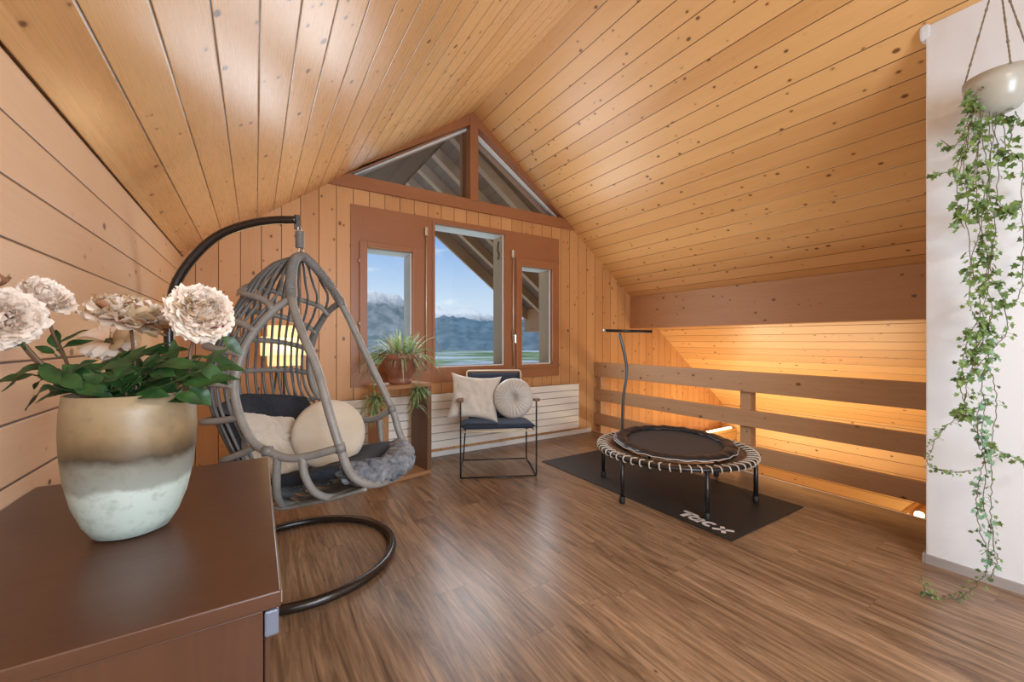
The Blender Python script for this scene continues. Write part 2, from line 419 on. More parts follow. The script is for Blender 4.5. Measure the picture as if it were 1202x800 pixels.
for i, f in enumerate(b.f): b.uv[i] = [(b.v[k][1], b.v[k][2]) for k in f]
tag(b.build('wall_left', M['wall_l']), 'pale knotty pine side wall', 'wall', kind='structure')
# small cornice strip between left wall and ceiling
b = MB(); b.obox((LX, REAR, roof(LX)-.004), (0,1,0), Vector((1,0,SL)).normalized(), Vector((SL,0,-1)).normalized(), GY-REAR, .05, .012)
tag(b.build('trim_2', M['ceil_l']), 'narrow pine strip between side wall and ceiling', 'trim', kind='structure')

# gable wall in columns with openings
OP = {'l': (.925, 1.382, 1.02, 2.17), 'c': (1.63, 2.512, .963, 2.518), 'r': (2.745, 3.215, .96, 2.168)}
BZ = 2.73
b = MB()
def column(bb, x0, x1, lo, hi, y0, y1, g=2):
    """lo, hi are functions of x"""
    if hi(x0)-lo(x0) < 1e-4 and hi(x1)-lo(x1) < 1e-4: return
    poly = [(x0,lo(x0)),(x1,lo(x1)),(x1,max(hi(x1),lo(x1)+1e-4)),(x0,max(hi(x0),lo(x0)+1e-4))]
    bb.prism(poly, 'y', y0, y1, g)
    for i in range(len(bb.f)-6, len(bb.f)): bb.uv[i] = [((bb.v[k][2]) if g == 2 else bb.v[k][0], (bb.v[k][0] if g == 2 else bb.v[k][2])+(bb.v[k][1]-y0)*.3) for k in bb.f[i]]
top = lambda x: min(roof(x), BZ)
xl, xr = RX-(RZ-BZ)/SL, RX+(RZ-BZ)/SL
xs = sorted({LX, xl, xr, FX, *[q for o in OP.values() for q in o[:2]]})
c0 = lambda v: (lambda x: v)
for x0, x1 in zip(xs, xs[1:]):
    o = next((o for o in OP.values() if o[0] <= x0+1e-6 and x1 <= o[1]+1e-6), None)
    if o: column(b, x0, x1, c0(-.28), c0(o[2]), GY, GY2); column(b, x0, x1, c0(o[3]), top, GY, GY2)
    else: column(b, x0, x1, c0(-.28), top, GY, GY2)
column(b, FX, KX+.1, c0(-2.7), roof, GY, GY2)
tag(b.build('wall_gable', M['gable']), 'pine boarded gable wall with the windows', 'wall', kind='structure')

# triangular windows under the ridge
WA = empty('window_4', (1.4, GY, 2.8), 'left triangular pane under the ridge', 'window', kind='structure')
WB = empty('window_5', (2.7, GY, 2.8), 'right triangular pane under the ridge', 'window', kind='structure')
FW = .095
y0, y1 = GY-.035, GY2
b = MB(); b.prism([(xl-.06,BZ-.0),(xr+.06,BZ-.0),(xr-.14,BZ+.125),(xl+.14,BZ+.125)], 'y', y0, y1, 0); b.build('sill_beam', M['frame'], WA)
b = MB(); b.prism([(xl-.06,BZ),(xl+.19,BZ+.125),(RX,RZ-.13),(RX,RZ-.002),(xl-.02,BZ+.0)], 'y', y0-.004, y1, 0); b.build('frame', M['frame'], WA)
b = MB(); b.prism([(xr+.06,BZ),(RX,RZ-.002),(RX,RZ-.13),(xr-.19,BZ+.125)], 'y', y0-.004, y1, 0); b.build('frame', M['frame'], WB)
b = MB(); b.box(RX-.045, RX+.055, y0-.01, y1, BZ+.11, RZ-.06, 2); b.build('centre_post', M['frame'], WB)
for par, sx in ((WA, -1), (WB, 1)):
    xa = xl+.15 if sx < 0 else xr-.15
    b = MB(); b.prism([(xa,BZ+.11),(RX+.04*sx+ (.01 if sx>0 else 0),BZ+.11),(RX+.04*sx,RZ-.15)], 'y', GY+.06, GY+.066, 0); b.build('pane', M['glass'], par)
    # pale glazing bead along the slanting edge
    p0 = Vector((xa+.02*-sx, GY+.05, BZ+.13)); p1 = Vector((RX+.05*sx, GY+.05, RZ-.165))
    d = (p1-p0).normalized(); b = MB(); b.obox(p0, d, (0,1,0), d.cross(Vector((0,1,0))) * (-1 if d.cross(Vector((0,1,0))).z > 0 else 1), (p1-p0).length, .05, .022); b.build('glazing_bead', M['white'], par)

# stained board surround of the lower windows, with openings
b = MB()
X0, X1, Z0, Z1 = .776, 3.342, .80, 2.575
xs = sorted({X0, X1, *[q for o in OP.values() for q in o[:2]]})
for x0, x1 in zip(xs, xs[1:]):
    o = next((o for o in OP.values() if o[0] <= x0+1e-6 and x1 <= o[1]+1e-6), None)
    if o: column(b, x0, x1, c0(Z0), c0(o[2]), GY-.022, GY, 0); column(b, x0, x1, c0(o[3]), c0(Z1), GY-.022, GY, 0)
    else: column(b, x0, x1, c0(Z0), c0(Z1), GY-.022, GY, 2)
tag(b.build('trim_3', M['frame']), 'reddish brown board surround of the window group', 'window surround', kind='structure')
def sash(par, x0, x1, z0, z1, ox0, ox1, oz0, oz1, y0, y1):
    b = MB(); b.box(x0, ox0, y0, y1, z0, z1, 2); b.build('stile', M['frame'], par, bevel=.004)
    b = MB(); b.box(ox1, x1, y0, y1, z0, z1, 2); b.build('stile', M['frame'], par, bevel=.004)
    b = MB(); b.box(ox0, ox1, y0, y1, z0, oz0, 0); b.build('rail', M['frame'], par, bevel=.004)
    b = MB(); b.box(ox0, ox1, y0, y1, oz1, z1, 0); b.build('rail', M['frame'], par, bevel=.004)
wins = []
for nm, key, lab, sa in (('window_1','l','left casement window with plant before it',(.852,1.502,.933,2.226)), ('window_2','c','tall centre window with mountain view',None), ('window_3','r','right casement window',(2.667,3.314,.918,2.257))):
    o = OP[key]; w = empty(nm, ((o[0]+o[1])/2, GY, o[2]), lab, 'window', kind='structure'); wins.append(w)
    if sa: sash(w, *sa, *o, GY-.05, GY-.022)
    else:
        b = MB()
        for (a0,a1,c0_,c1_) in ((o[0]-.03,o[0],o[2]-.03,o[3]+.02),(o[1],o[1]+.03,o[2]-.03,o[3]+.02)): b.box(a0,a1,GY-.032,GY-.022,c0_,c1_,2)
        b.box(o[0],o[1],GY-.032,GY-.022,o[2]-.03,o[2],0); b.box(o[0],o[1],GY-.032,GY-.022,o[3],o[3]+.02,0)
        b.build('frame', M['frame'], w)
    b = MB(); b.box(o[0], o[1], GY+.02, GY+.026, o[2], o[3]); b.build('pane', M['glass'], w)
    # pale spacer round the glass
    b = MB(); e = .011; yy0, yy1 = GY+.004, GY+.02
    b.box(o[0],o[0]+e,yy0,yy1,o[2],o[3]); b.box(o[1]-e,o[1],yy0,yy1,o[2],o[3]); b.box(o[0]+e,o[1]-e,yy0,yy1,o[2],o[2]+e); b.build('glass_spacer', M['white'], w)
    # outer reveal lining: white head, timber sides
    b = MB(); b.box(o[0], o[1], GY+.03, GY2+.01, o[3]-.004, o[3]); b.build('reveal_head', M['whitesh'], w)
    b = MB(); b.box(o[1]-.006, o[1]-.001, GY+.04, GY2+.01, o[2], o[3]-.013, 2); b.build('reveal_side', M['reveal'] if key != 'l' else M['whitesh'], w)
    b = MB(); b.box(o[0]+.001, o[0]+.006, GY+.04, GY2+.01, o[2], o[3]-.013, 2); b.build('reveal_side', M['reveal'], w)
def hardware(par, x, z0, z1, zh):
    b = MB(); b.tube([(x, GY-.06, z0), (x, GY-.06, z1)], .006, 8); b.build('locking_rod', M['brass'], par, smooth=True)
    b = MB(); b.box(x-.016, x+.016, GY-.075, GY-.022, z1-.04, z1+.05); b.build('rod_cap', M['brass'], par, bevel=.004)
    if zh:
        b = MB(); b.box(x-.013, x+.013, GY-.072, GY-.05, zh-.05, zh+.05); b.tube([(x, GY-.075, zh), (x, GY-.11, zh), (x, GY-.115, zh-.09)], .008, 8); b.build('handle', M['steel'], par, smooth=False)
hardware(wins[0], 1.520, .94, 2.40, None); hardware(wins[2], 2.61, .95, 2.29, 1.32)
for w_, x_, zz in ((wins[0], .846, (1.2, 1.42, 2.03)), (wins[2], 3.32, (.95, 2.27))):
    for z_ in zz:
        b = MB(); b.tube([(x_, GY-.055, z_-.02), (x_, GY-.055, z_+.02)], .008, 8); b.build('hinge', M['brass'], w_, smooth=True)
b = MB(); pts = [(OP['c'][1]-.012, GY+.10, 2.46), (OP['c'][1]-.014, GY+.12, 2.36), (OP['c'][1]-.012, GY+.09, 2.30), (OP['c'][1]-.014, GY+.11, 2.24)]
b.tube(spline(pts, 6), .009, 6); b.build('blind_chain', M['black'], wins[1])

# skirting along the gable wall, radiator gap board
b = MB(); b.box(LX, FX-.05, GY-.02, GY, 0, .055, 0); tag(b.build('baseboard_gable', M['white'], bevel=.004), 'white skirting board under the windows', 'skirting', kind='structure')

# purlin at the right, runs on outdoors
b = MB(); b.box(4.71, 4.93, REAR, 6.95, 1.435, roof(4.71)-.015, 1); tag(b.build('trim_4', M['beam']), 'wide spruce purlin beam beneath the right ceiling slope', 'beam', kind='structure')
# stair void: lower walls and floor
b = MB(); b.box(KX, KX+.1, REAR, GY, -.55, roof(KX)+.02, 1, off=(0,.02)); tag(b.build('wall_eaves', M['lower']), 'boarded knee wall under the eaves beyond the railing', 'wall', kind='structure')
b = MB(); b.box(KX+.35, KX+.45, REAR, GY, -2.7, -.55, 1); b.box(KX, KX+.45, REAR, GY, -.56, -.55, 1); tag(b.build('wall_stair', M['lower']), 'boarded lower wall of the stair well', 'wall', kind='structure')
b = MB(); b.box(FX, KX+.45, REAR, GY, -2.8, -2.7, 1); tag(b.build('floor_lower', M['floor']), 'wood floor of the storey below', 'floor', kind='structure')
b = MB(); b.box(FX-.1, FX-.01, REAR, GY, -2.7, -.285, 1); tag(b.build('wall_lower', M['lower']), 'wall below the floor edge', 'wall', kind='structure')

# white plaster wall at right, rear wall
b = MB(); b.prism([(3.2, 0.0), (3.42, 0.0), (3.42, roof(3.42)-.002), (3.2, roof(3.2)-.002)], 'y', REAR, .68, 1)
tag(b.build('wall_right', M['plaster'], bevel=.006), 'white plaster partition wall', 'wall', kind='structure')
b = MB(); b.prism([(3.186, roof(3.2)-.035), (3.2, roof(3.2)-.075), (3.26, roof(3.26)-.03), (3.26, roof(3.26)-.004), (3.186, roof(3.186)-.004)], 'y', .66, .705, 1); b.build('trim_5', M['plaster'], bevel=.012)
tag(bpy.data.objects['trim_5'], 'small plaster bulge at the head of the partition wall', 'plaster', kind='structure')
b = MB(); b.box(3.188, 3.2, REAR, .682, 0, .05, 1); b.box(3.188, 3.42, .68, .692, 0, .05, 0)
tag(b.build('baseboard_right', M['greytrim']), 'low grey skirting strip at foot of white wall', 'skirting', kind='structure')
b = MB()
RW = (-.2, 2.0, .8, 2.3)
for x0, x1 in zip((LX-.1, RW[0], RW[1], RX), (RW[0], RW[1], RX, KX+.45)):
    if x0 == RW[0]: column(b, x0, x1, c0(-2.8), c0(RW[2]), REAR-.1, REAR, 0); column(b, x0, x1, c0(RW[3]), roof, REAR-.1, REAR, 0)
    else: column(b, x0, x1, c0(-2.8), lambda x: max(roof(x), -.2), REAR-.1, REAR, 0)
tag(b.build('wall_rear', M['plaster']), 'white rear wall behind the viewer', 'wall', kind='structure')

# ------------------------------------------------------------------ railing
RL = empty('railing', (FX, 2.4, 0), 'three board wooden railing along the open edge of the floor', 'railing')
for z0, z1 in ((.762, .957), (.432, .588), (.100, .252)):
    b = MB(); b.box(3.975, 4.02, -.6, GY-.003, z0, z1, 1, off=(z0*7, z0*3)); b.build('rail_board', M['rail'], RL, bevel=.004)
for y in (2.06, -.1):
    b = MB(); b.box(4.02, 4.12, y, y+.10, -.2, .90, 2, off=(y, 1)); b.build('post', M['rail'], RL, bevel=.004)
b = MB(); b.box(4.02, 4.12, GY-.09, GY-.003, -.2, .90, 2); b.build('post', M['rail'], RL, bevel=.004)

# ------------------------------------------------------------------ stair void fittings
SB = empty('cross_beam', (5.9, 3.96, -.5))
tag(SB, 'lit horizontal timber beam down in the stair well left of the post', 'beam')
b = MB(); b.box(4.6, KX-.002, 3.88, 4.05, -.52, -.275, 0); b.build('timber', M['lower'], SB)
def emis(name, col, s):
    m = mat(name, (.9,.85,.75), .4); bb = m.node_tree.nodes['Principled BSDF']; bb.inputs['Emission Color'].default_value = (*col, 1); bb.inputs['Emission Strength'].default_value = s; return m
M['glow'] = emis('warm lamp glow', (1, .84, .58), 5)
M['led'] = emis('warm light strip', (1, .80, .50), 4)
b = MB(); b.box(6.35, 7.05, 3.93, 3.97, -.2745, -.255, 0); b.build('light_strip', M['led'], SB)
# small wall lamp in the corner, on a ledge
LD = empty('wall_ledge', (6.4, 1.35, -.75), 'pale timber ledge low beside the white wall', 'ledge')
b = MB(); b.box(5.15, KX-.002, 1.18, 1.52, -.80, -.72, 0); b.build('ledge_board', M['lower'], LD)
b = MB(); b.box(5.15, KX-.002, 1.46, 1.52, -.72, -.68, 0); b.build('ledge_lip', M['lower'], LD)
p = Vector((6.16, 1.36, -.72))
DL = empty('ledge_lamp', p, 'small glowing white lamp on the low ledge beside the white wall', 'lamp')
b = MB(); b.lathe([(.03,0),(.034,.01),(.03,.03)], p, 20, True, True); b.build('lamp_base', M['white'], DL, smooth=True)
b = MB(); b.lathe([(.025,.03),(.038,.04),(.044,.06),(.036,.085),(.015,.095)], p, 20, True, True); b.build('lamp_globe', M['glow'], DL, smooth=True)

# ------------------------------------------------------------------ outside: overhang and mountains
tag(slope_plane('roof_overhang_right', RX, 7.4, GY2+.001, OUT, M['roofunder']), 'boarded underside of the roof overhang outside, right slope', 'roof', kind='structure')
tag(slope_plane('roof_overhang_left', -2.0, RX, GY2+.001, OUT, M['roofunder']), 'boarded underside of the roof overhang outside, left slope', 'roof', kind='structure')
k = math.hypot(1, SL)
for y in (4.55, 5.12, 5.69, 6.26, 6.86):
    for sx in ((1, -1) if y > 6.8 else (1,)):
        L = 6.0 if sx > 0 else 4.6
        d = Vector((sx, 0, -SL))/k; dn = Vector((-SL*sx, 0, -1))/k
        b = MB(); b.obox(Vector((RX, y, RZ))+dn*.002, d, (0,1,0), dn, L, .10 if y < 6.8 else .05, .13 if y < 6.8 else .19, off=(y, y))
        lab = {4.55:'first roof rafter outside, closest behind the gable glass', 5.12:'second roof rafter outside counted from the glass', 5.69:'middle roof rafter outside on the right slope of the overhang', 6.26:'roof rafter outside just behind the barge board', 6.86:('right' if sx > 0 else 'left')+' barge board along the outer edge of the roof overhang'}[y]
        tag(b.build('roof_rafter' if y < 6.8 else 'barge_board', M['rafter'], bevel=.003), lab, 'rafter' if y < 6.8 else 'barge board', 'rafters of the roof overhang')

def ter(name, c1, c2, c3, sc):
    m = mat(name, c1, 1); t = NT(m); g = t.n.new('ShaderNodeNewGeometry'); q = t.n.new('ShaderNodeSeparateXYZ'); t.l.new(g.outputs['Position'], q.inputs[0])
    nz_ = t.noise(g.outputs['Position'], sc, 8, .6)
    c = t.ramp(nz_, (.40, c1), (.60, c2))
    return m, t, q, c, g
m_, t, q, c, g = ter('valley meadows', (.10,.22,.07), (.30,.42,.20), None, .006)
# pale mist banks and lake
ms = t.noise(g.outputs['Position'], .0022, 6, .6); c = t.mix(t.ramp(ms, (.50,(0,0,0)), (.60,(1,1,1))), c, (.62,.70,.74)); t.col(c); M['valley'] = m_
m_, t, q, c, g = ter('forested ridge', (.07,.13,.17), (.13,.21,.25), None, .012)  # part of the blue distance haze is put into these base colours
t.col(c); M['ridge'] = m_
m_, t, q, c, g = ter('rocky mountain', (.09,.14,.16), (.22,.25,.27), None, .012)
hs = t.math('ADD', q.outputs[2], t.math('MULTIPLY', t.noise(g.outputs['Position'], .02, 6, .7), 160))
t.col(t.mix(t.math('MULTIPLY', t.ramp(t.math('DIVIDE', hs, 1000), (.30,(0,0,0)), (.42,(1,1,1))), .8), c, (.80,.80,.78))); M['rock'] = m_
VZ = -62
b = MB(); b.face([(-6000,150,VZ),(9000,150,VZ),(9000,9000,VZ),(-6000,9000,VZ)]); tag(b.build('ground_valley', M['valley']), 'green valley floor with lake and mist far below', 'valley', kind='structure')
def ridge(name, m, r0, az0, az1, prof, depth, seed, label, rug=.12):
    b = MB()
    def fn(u, v):
        az = R(az0+(az1-az0)*u); t_ = v
        top = prof(math.degrees(az)); d = r0+depth*(t_-.45)
        sh = 1-abs((t_-.45)/.55)**1.15 if t_ > .45 else 1-abs((.45-t_)/.45)**1.3
        n = noise.fractal(Vector((az*22+seed, t_*3.0, seed)), .9, 2.2, 6)
        n2 = noise.fractal(Vector((az*70+seed, t_*8.0, seed*3)), .8, 2.2, 5)
        z = VZ-5+(top-VZ)*max(sh,0)*(1+rug*n+rug*.5*n2)
        return (math.sin(az)*d, math.cos(az)*d, z)
    b.grid(fn, 360, 46); o = b.build(name, m, smooth=True); return tag(o, label, 'mountain', kind='structure')
def terp(tab):
    def f(a):
        if a <= tab[0][0]: return tab[0][1]
        for (a0,v0),(a1,v1) in zip(tab, tab[1:]):
            if a <= a1: s = (a-a0)/(a1-a0); s = s*s*(3-2*s); return v0+(v1-v0)*s
        return tab[-1][1]
    return f
# azimuths east of +Y in degrees; heights in metres (small scale model of the valley)
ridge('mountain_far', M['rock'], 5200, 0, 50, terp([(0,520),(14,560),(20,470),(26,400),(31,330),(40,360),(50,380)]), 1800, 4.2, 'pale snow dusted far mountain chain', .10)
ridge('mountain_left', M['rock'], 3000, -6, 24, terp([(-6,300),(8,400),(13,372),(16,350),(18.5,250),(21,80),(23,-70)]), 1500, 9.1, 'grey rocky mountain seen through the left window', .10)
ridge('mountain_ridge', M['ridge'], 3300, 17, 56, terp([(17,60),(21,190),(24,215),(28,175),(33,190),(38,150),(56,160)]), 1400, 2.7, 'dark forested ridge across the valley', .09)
b = MB()
def hill(u, v):
    az = R(-8+19*u); d = 60+420*v; n = noise.fractal(Vector((u*5, v*4, 1.3)), .9, 2, 4)
    return (math.sin(az)*d, math.cos(az)*d, -12 - 60*v*v - 34*u*u*v*2 + n*3 - 40*u**4 + (6 if u < .5 else 0))
b.grid(hill, 40, 30); m_, t, q, c, g = ter('hill meadow', (.16,.28,.05), (.30,.42,.10), None, .05); t.col(c); M['hill'] = m_
tag(b.build('ground_hill', M['hill'], smooth=True), 'sunlit green slope below the left window', 'hill', kind='structure')
# distance haze of the valley air
hz = bpy.data.materials.new('valley haze'); hz.use_nodes = True; n_ = hz.node_tree.nodes; n_.clear()
vo = n_.new('ShaderNodeOutputMaterial'); vs = n_.new('ShaderNodeVolumeScatter'); vs.inputs['Color'].default_value = (.78,.90,1,1); vs.inputs['Density'].default_value = .0008; vs.inputs['Anisotropy'].default_value = .2
hz.node_tree.links.new(vs.outputs[0], vo.inputs['Volume'])
b = MB(); b.box(-5000, 8500, 500, 8000, VZ+1, 420); tag(b.build('valley_haze', hz), 'blue distance haze over the valley', 'haze', kind='stuff')
#@@OBJECTS
# ------------------------------------------------------------------ sideboard
SX0, SX1, SY0, SY1, ST = LX+.002, .034, .726, 1.586, .862
SD = empty('sideboard', (-.23, 1.15, 0), 'dark walnut sideboard against the pine side wall', 'sideboard')
b = MB(); b.box(SX0, SX1, SY0, SY1, ST-.026, ST, 0); b.build('top', M['walnut'], SD, bevel=.0025)
b = MB(); b.box(SX0, .010, SY0+.006, SY1-.01, 0.002, ST-.027, 2); b.build('body', M['walnut'], SD, bevel=.002)
b = MB(); b.box(.0115, .031, SY0+.004, SY1-.012, ST-.070, ST-.030, 1); b.build('drawer_front', M['bluegrey'], SD, bevel=.003)['label'] = 'glossy blue grey drawer front edge'
b = MB(); b.box(.0115, .020, SY0+.03, SY1-.03, .08, ST-.078, 2); b.build('door', M['walnut'], SD, bevel=.002)
b = MB(); b.box(SX1, SX1+.0012, SY0+.002, SY1-.002, ST-.020, ST-.001, 1); b.build('edge_strip', M['steel'], SD)['label'] = 'bright polished edging strip'

# ------------------------------------------------------------------ vase
vc = Vector((-.213, 1.118, ST+.001))
vm = mat('glazed glass vase', (.5,.5,.5), .42); t = NT(vm); u = t.uv()
tcn = t.n.new('ShaderNodeTexCoord'); n1 = t.noise(tcn.outputs['Object'], 11, 5, .6); n2 = t.noise(tcn.outputs['Object'], 45, 4, .6)
hh = t.math('ADD', u[1], t.math('MULTIPLY', t.math('SUBTRACT', n1, .5), .05))
c = t.ramp(hh, (.0,(.38,.45,.41)), (.098,(.43,.50,.46)), (.108,(.23,.25,.22)), (.150,(.18,.18,.15)), (.168,(.05,.036,.022)), (.186,(.12,.08,.04)), (.21,(.22,.15,.075)), (.28,(.28,.215,.13)))
c = t.mix(t.math('MULTIPLY', t.ramp(n2, (.50,(0,0,0)), (.72,(1,1,1))), .38), c, (.12,.085,.05)); t.col(c); t.bump(n2, .15, .002)
prof = [(.0,0),(.045,0),(.060,.006),(.074,.030),(.088,.07),(.098,.12),(.103,.17),(.1045,.21),(.103,.25),(.099,.283),(.095,.283),(.097,.25),(.098,.21),(.097,.17),(.092,.12),(.080,.07),(.060,.02),(.0,.015)]
b = MB(); b.lathe(prof, vc, 56); vs_ = b.build('vase', vm, smooth=True)
tag(vs_, 'large rounded vase, ochre above and frosted mint white below, on the dark sideboard', 'vase')

# ------------------------------------------------------------------ peonies
def rot_to(n):
    return Vector(n).normalized().to_track_quat('Z', 'Y').to_matrix()
def bloom(b, c, n, r, seed, count=90, open_=1.0, red=0, flat=1.0, wilt=0):
    rng = random.Random(seed); Rm = rot_to(n); c = Vector(c)
    for i in range(count):
        f = i/count                       # 0 outermost .. 1 innermost
        az = i*2.39996+rng.uniform(-.25,.25)
        tilt = R(96*open_*(1-f)**.8 + 6 + rng.uniform(-9,9)) # from the axis
        L = r*(1.0 - .28*f)*rng.uniform(.88,1.12); wdt = r*(.50-.24*f)*rng.uniform(.8,1.2)
        cup = rng.uniform(.10,.35); ph = rng.uniform(0,6); base = r*.10
        ca, sa = math.cos(az), math.sin(az)
        mi = 1 if (red and rng.random() < red) else (2 if rng.random() < wilt else 0)
        def fn(u_, v_, L=L, wdt=wdt, tilt=tilt, cup=cup, ph=ph):
            s = v_*L; q = (u_-.5)*2
            ww = wdt*(math.sin(min(v_*1.25+.12, 1)*math.pi*.5))*(1-.35*max(v_-.8,0)/.2)
            x = q*ww; edge = v_*v_
            lift = cup*L*(v_-v_*v_*1.6) + .09*r*math.sin(q*5+ph)*edge + .05*r*math.sin(q*11+ph*2)*edge
            lift -= cup*.5*q*q*ww
            s2 = s*(1 - .13*abs(math.sin(q*6+ph))*edge)
            rad = base+s2*math.sin(tilt)+lift*math.cos(tilt); hgt = s2*math.cos(tilt)*flat-lift*math.sin(tilt)
            p = Vector((rad*ca-x*sa, rad*sa+x*ca, hgt))
            return c+Rm@p
        b.grid(fn, 6, 5, mi=mi)
def leaf(b, p, d, up, L, w, bend=.25, fold=.25, nv=6, seed=0):
    p = Vector(p); d = Vector(d).normalized(); up = Vector(up); sd = d.cross(up)
    sd = sd.normalized() if sd.length > 1e-5 else d.orthogonal().normalized(); up = sd.cross(d).normalized()
    def fn(u_, v_):
        q = (u_-.5)*2; ww = w*math.sin(math.pi*min(v_*.97+.02,1))**.8*(1-.35*v_)
        return p+d*(v_*L)+sd*(q*ww)+up*(-bend*L*v_*v_+abs(q)*ww*fold+.03*L*math.sin(v_*9+seed))
    b.grid(fn, 4, nv)
mouth = vc+Vector((0,0,.275))
def peony(pos, n, r, seed, label, mats, stem_from, bends, leaves, **k):
    pos = Vector(pos)
    P = empty('peony', pos, label, 'flower', 'cut peonies in the vase')
    b = MB(); bloom(b, pos, n, r, seed, **k); b.build('bloom', mats, P, smooth=True)
    n_ = Vector(n).normalized()
    b = MB()
    for i in range(5):
        a = i*1.257; d = (rot_to(n_)@Vector((math.cos(a),math.sin(a),-.15))); leaf(b, pos-n_*r*.02, d, n_*-1, r*.42, r*.12, .3, .2, 4)
    b.build('calyx', M['peonyleaf'], P, smooth=True)
    root = vc+Vector((stem_from[0], stem_from[1], .02)); path = spline([root, mouth+Vector((stem_from[0]*-1.2, stem_from[1]*-1.2, 0))*1.0, *[Vector(q) for q in bends], pos-n_*r*.05], 8)
    b = MB(); b.tube(path, .0032, 7); b.build('stem', M['peonystem'], P, smooth=True)
    b = MB(); rng = random.Random(seed+50)
    extra = [(min(max(rng.gauss(150, 48), 62), 236), rng.uniform(428, 464), rng.uniform(.76,.90), rng.choice((rng.uniform(-25,60), rng.uniform(120,205))), rng.uniform(.05,.085), rng.uniform(.014,.022)) for _ in range(9)]
    for (px, py, tt, ang, L, w_) in leaves+extra:
        p = T(px, py, tt); d = camR*math.cos(R(ang))+Vector((0,0,1))*math.sin(R(ang))+camF*rng.uniform(-.35,.35)
        leaf(b, p, d, Vector((0,0,1))-camF*.8+camR*rng.uniform(-.3,.3), L, w_, rng.uniform(.05,.35), .25, 7, rng.uniform(0,6))
        # petiole towards the nearest stem point
        q = min(path, key=lambda s_: (s_-p).length)
        b.tube(spline([q, (q+p)/2+Vector((0,0,-.008)), p], 4), .0016, 5)
    b.build('leaves', M['peonyleaf'], P, smooth=True)
    return P
th = math.atan(301/475); camF = Vector((math.sin(th), math.cos(th), 0)); camR = Vector((math.cos(th), -math.sin(th), 0))
def T(px, py, t): return camF*t+camR*((px-601)/475*t)+Vector((0,0,EYE+(400-py)/475*t))
toc = -camF-camR*-.9   # towards the camera from the far left of the frame
toc = Vector((.25,-1,0)).normalized()
pm = [M['petal'], M['petal_red'], M['petal_wilt']]
peony(T(237,367,.82), toc*.9+Vector((.35,0,.35)), .056, 11, 'big cream peony with red flecks, rightmost bloom in the vase', pm, (-.03,.01),
      [T(218,445,.82), T(224,410,.82)], [(225,440,.80,-5,.07,.016),(232,425,.80,-35,.075,.016),(250,432,.82,5,.07,.013),(262,395,.83,-50,.05,.014),(215,452,.78,10,.10,.02),(210,450,.84,60,.06,.018),(205,425,.84,100,.05,.012),(238,418,.83,-15,.08,.014),(222,455,.8,-40,.05,.02),(200,447,.8,170,.05,.018)], count=190, open_=1.16, red=.014, wilt=.14)
peony(T(4,374,.76), toc+Vector((.3,0,.15)), .056, 12, 'large blush peony cut by the left edge of the picture', pm, (.03,.0),
      [T(86,455,.80), T(48,425,.78)], [(70,450,.80,150,.09,.02),(60,432,.78,175,.08,.016),(50,425,.78,215,.09,.02),(40,440,.8,190,.07,.014),(28,405,.76,185,.06,.014),(95,455,.76,150,.06,.018)], count=110, open_=1.1)
peony(T(52,350,.86), Vector((.25,.1,.55))+toc*.35+camR*.2, .046, 13, 'pale pink peony seen from the side behind the leftmost bloom', pm, (.02,.03),
      [T(92,450,.84), T(72,410,.86), T(60,385,.86)], [(70,405,.86,45,.06,.013),(70,410,.86,25,.07,.014),(66,408,.86,100,.04,.016),(85,440,.84,20,.08,.02),(64,415,.85,150,.04,.01)], count=90, open_=.85, flat=.8)
peony(T(152,373,.86), Vector((.30,-.12,1)), .068, 14, 'wilting yellowish peony with drooping petals in the middle of the bouquet', [M['petal_wilt'], M['petal_brown'], M['petal']], (-.01,.03),
      [T(157,440,.83), T(156,405,.85)], [(158,420,.84,35,.07,.014),(165,415,.84,15,.08,.014),(160,418,.84,20,.09,.015),(150,440,.80,60,.07,.024),(176,448,.8,30,.06,.026),(165,450,.78,150,.09,.022),(150,455,.78,175,.08,.024),(190,440,.83,110,.05,.018)], count=110, open_=1.1, red=.12, flat=.9, wilt=.5)
peony(T(128,400,.96), Vector((.1,.4,-.35)), .052, 15, 'faded cream peony hanging behind and below the wilting one', [M['petal'], M['petal_wilt'], M['petal_wilt']], (0,.04),
      [T(150,445,.88), T(146,415,.93)], [(120,450,.84,170,.08,.02),(110,455,.80,130,.07,.022),(130,448,.86,80,.06,.02),(140,455,.77,40,.06,.02)], count=60, open_=1.15, red=.2, wilt=.3)
peony(T(-12,338,.79), Vector((-.2,0,.8)), .036, 16, 'browned peony bud at the left edge above the blush peony', [M['petal_brown'], M['petal_wilt'], M['petal_wilt']], (.03,.02),
      [T(80,455,.82), T(30,410,.82)], [(85,458,.8,165,.07,.02),(60,440,.84,200,.07,.015)], count=30, open_=.7, red=.2)

# ------------------------------------------------------------------ hanging chair stand
RC = Vector((.232, 2.59, 0))
HS = empty('hanging_chair_stand', RC, 'dark bronze C shaped stand with round floor ring for the hanging chair', 'chair stand')
b = MB(); b.tube([RC+Vector((.487*math.cos(a), .487*math.sin(a), .0245)) for a in [i*2*math.pi/72 for i in range(72)]], .0235, 12, closed=True); b.build('floor_ring', M['brownmetal'], HS, smooth=True)
hook = T(349, 262, 2.31)
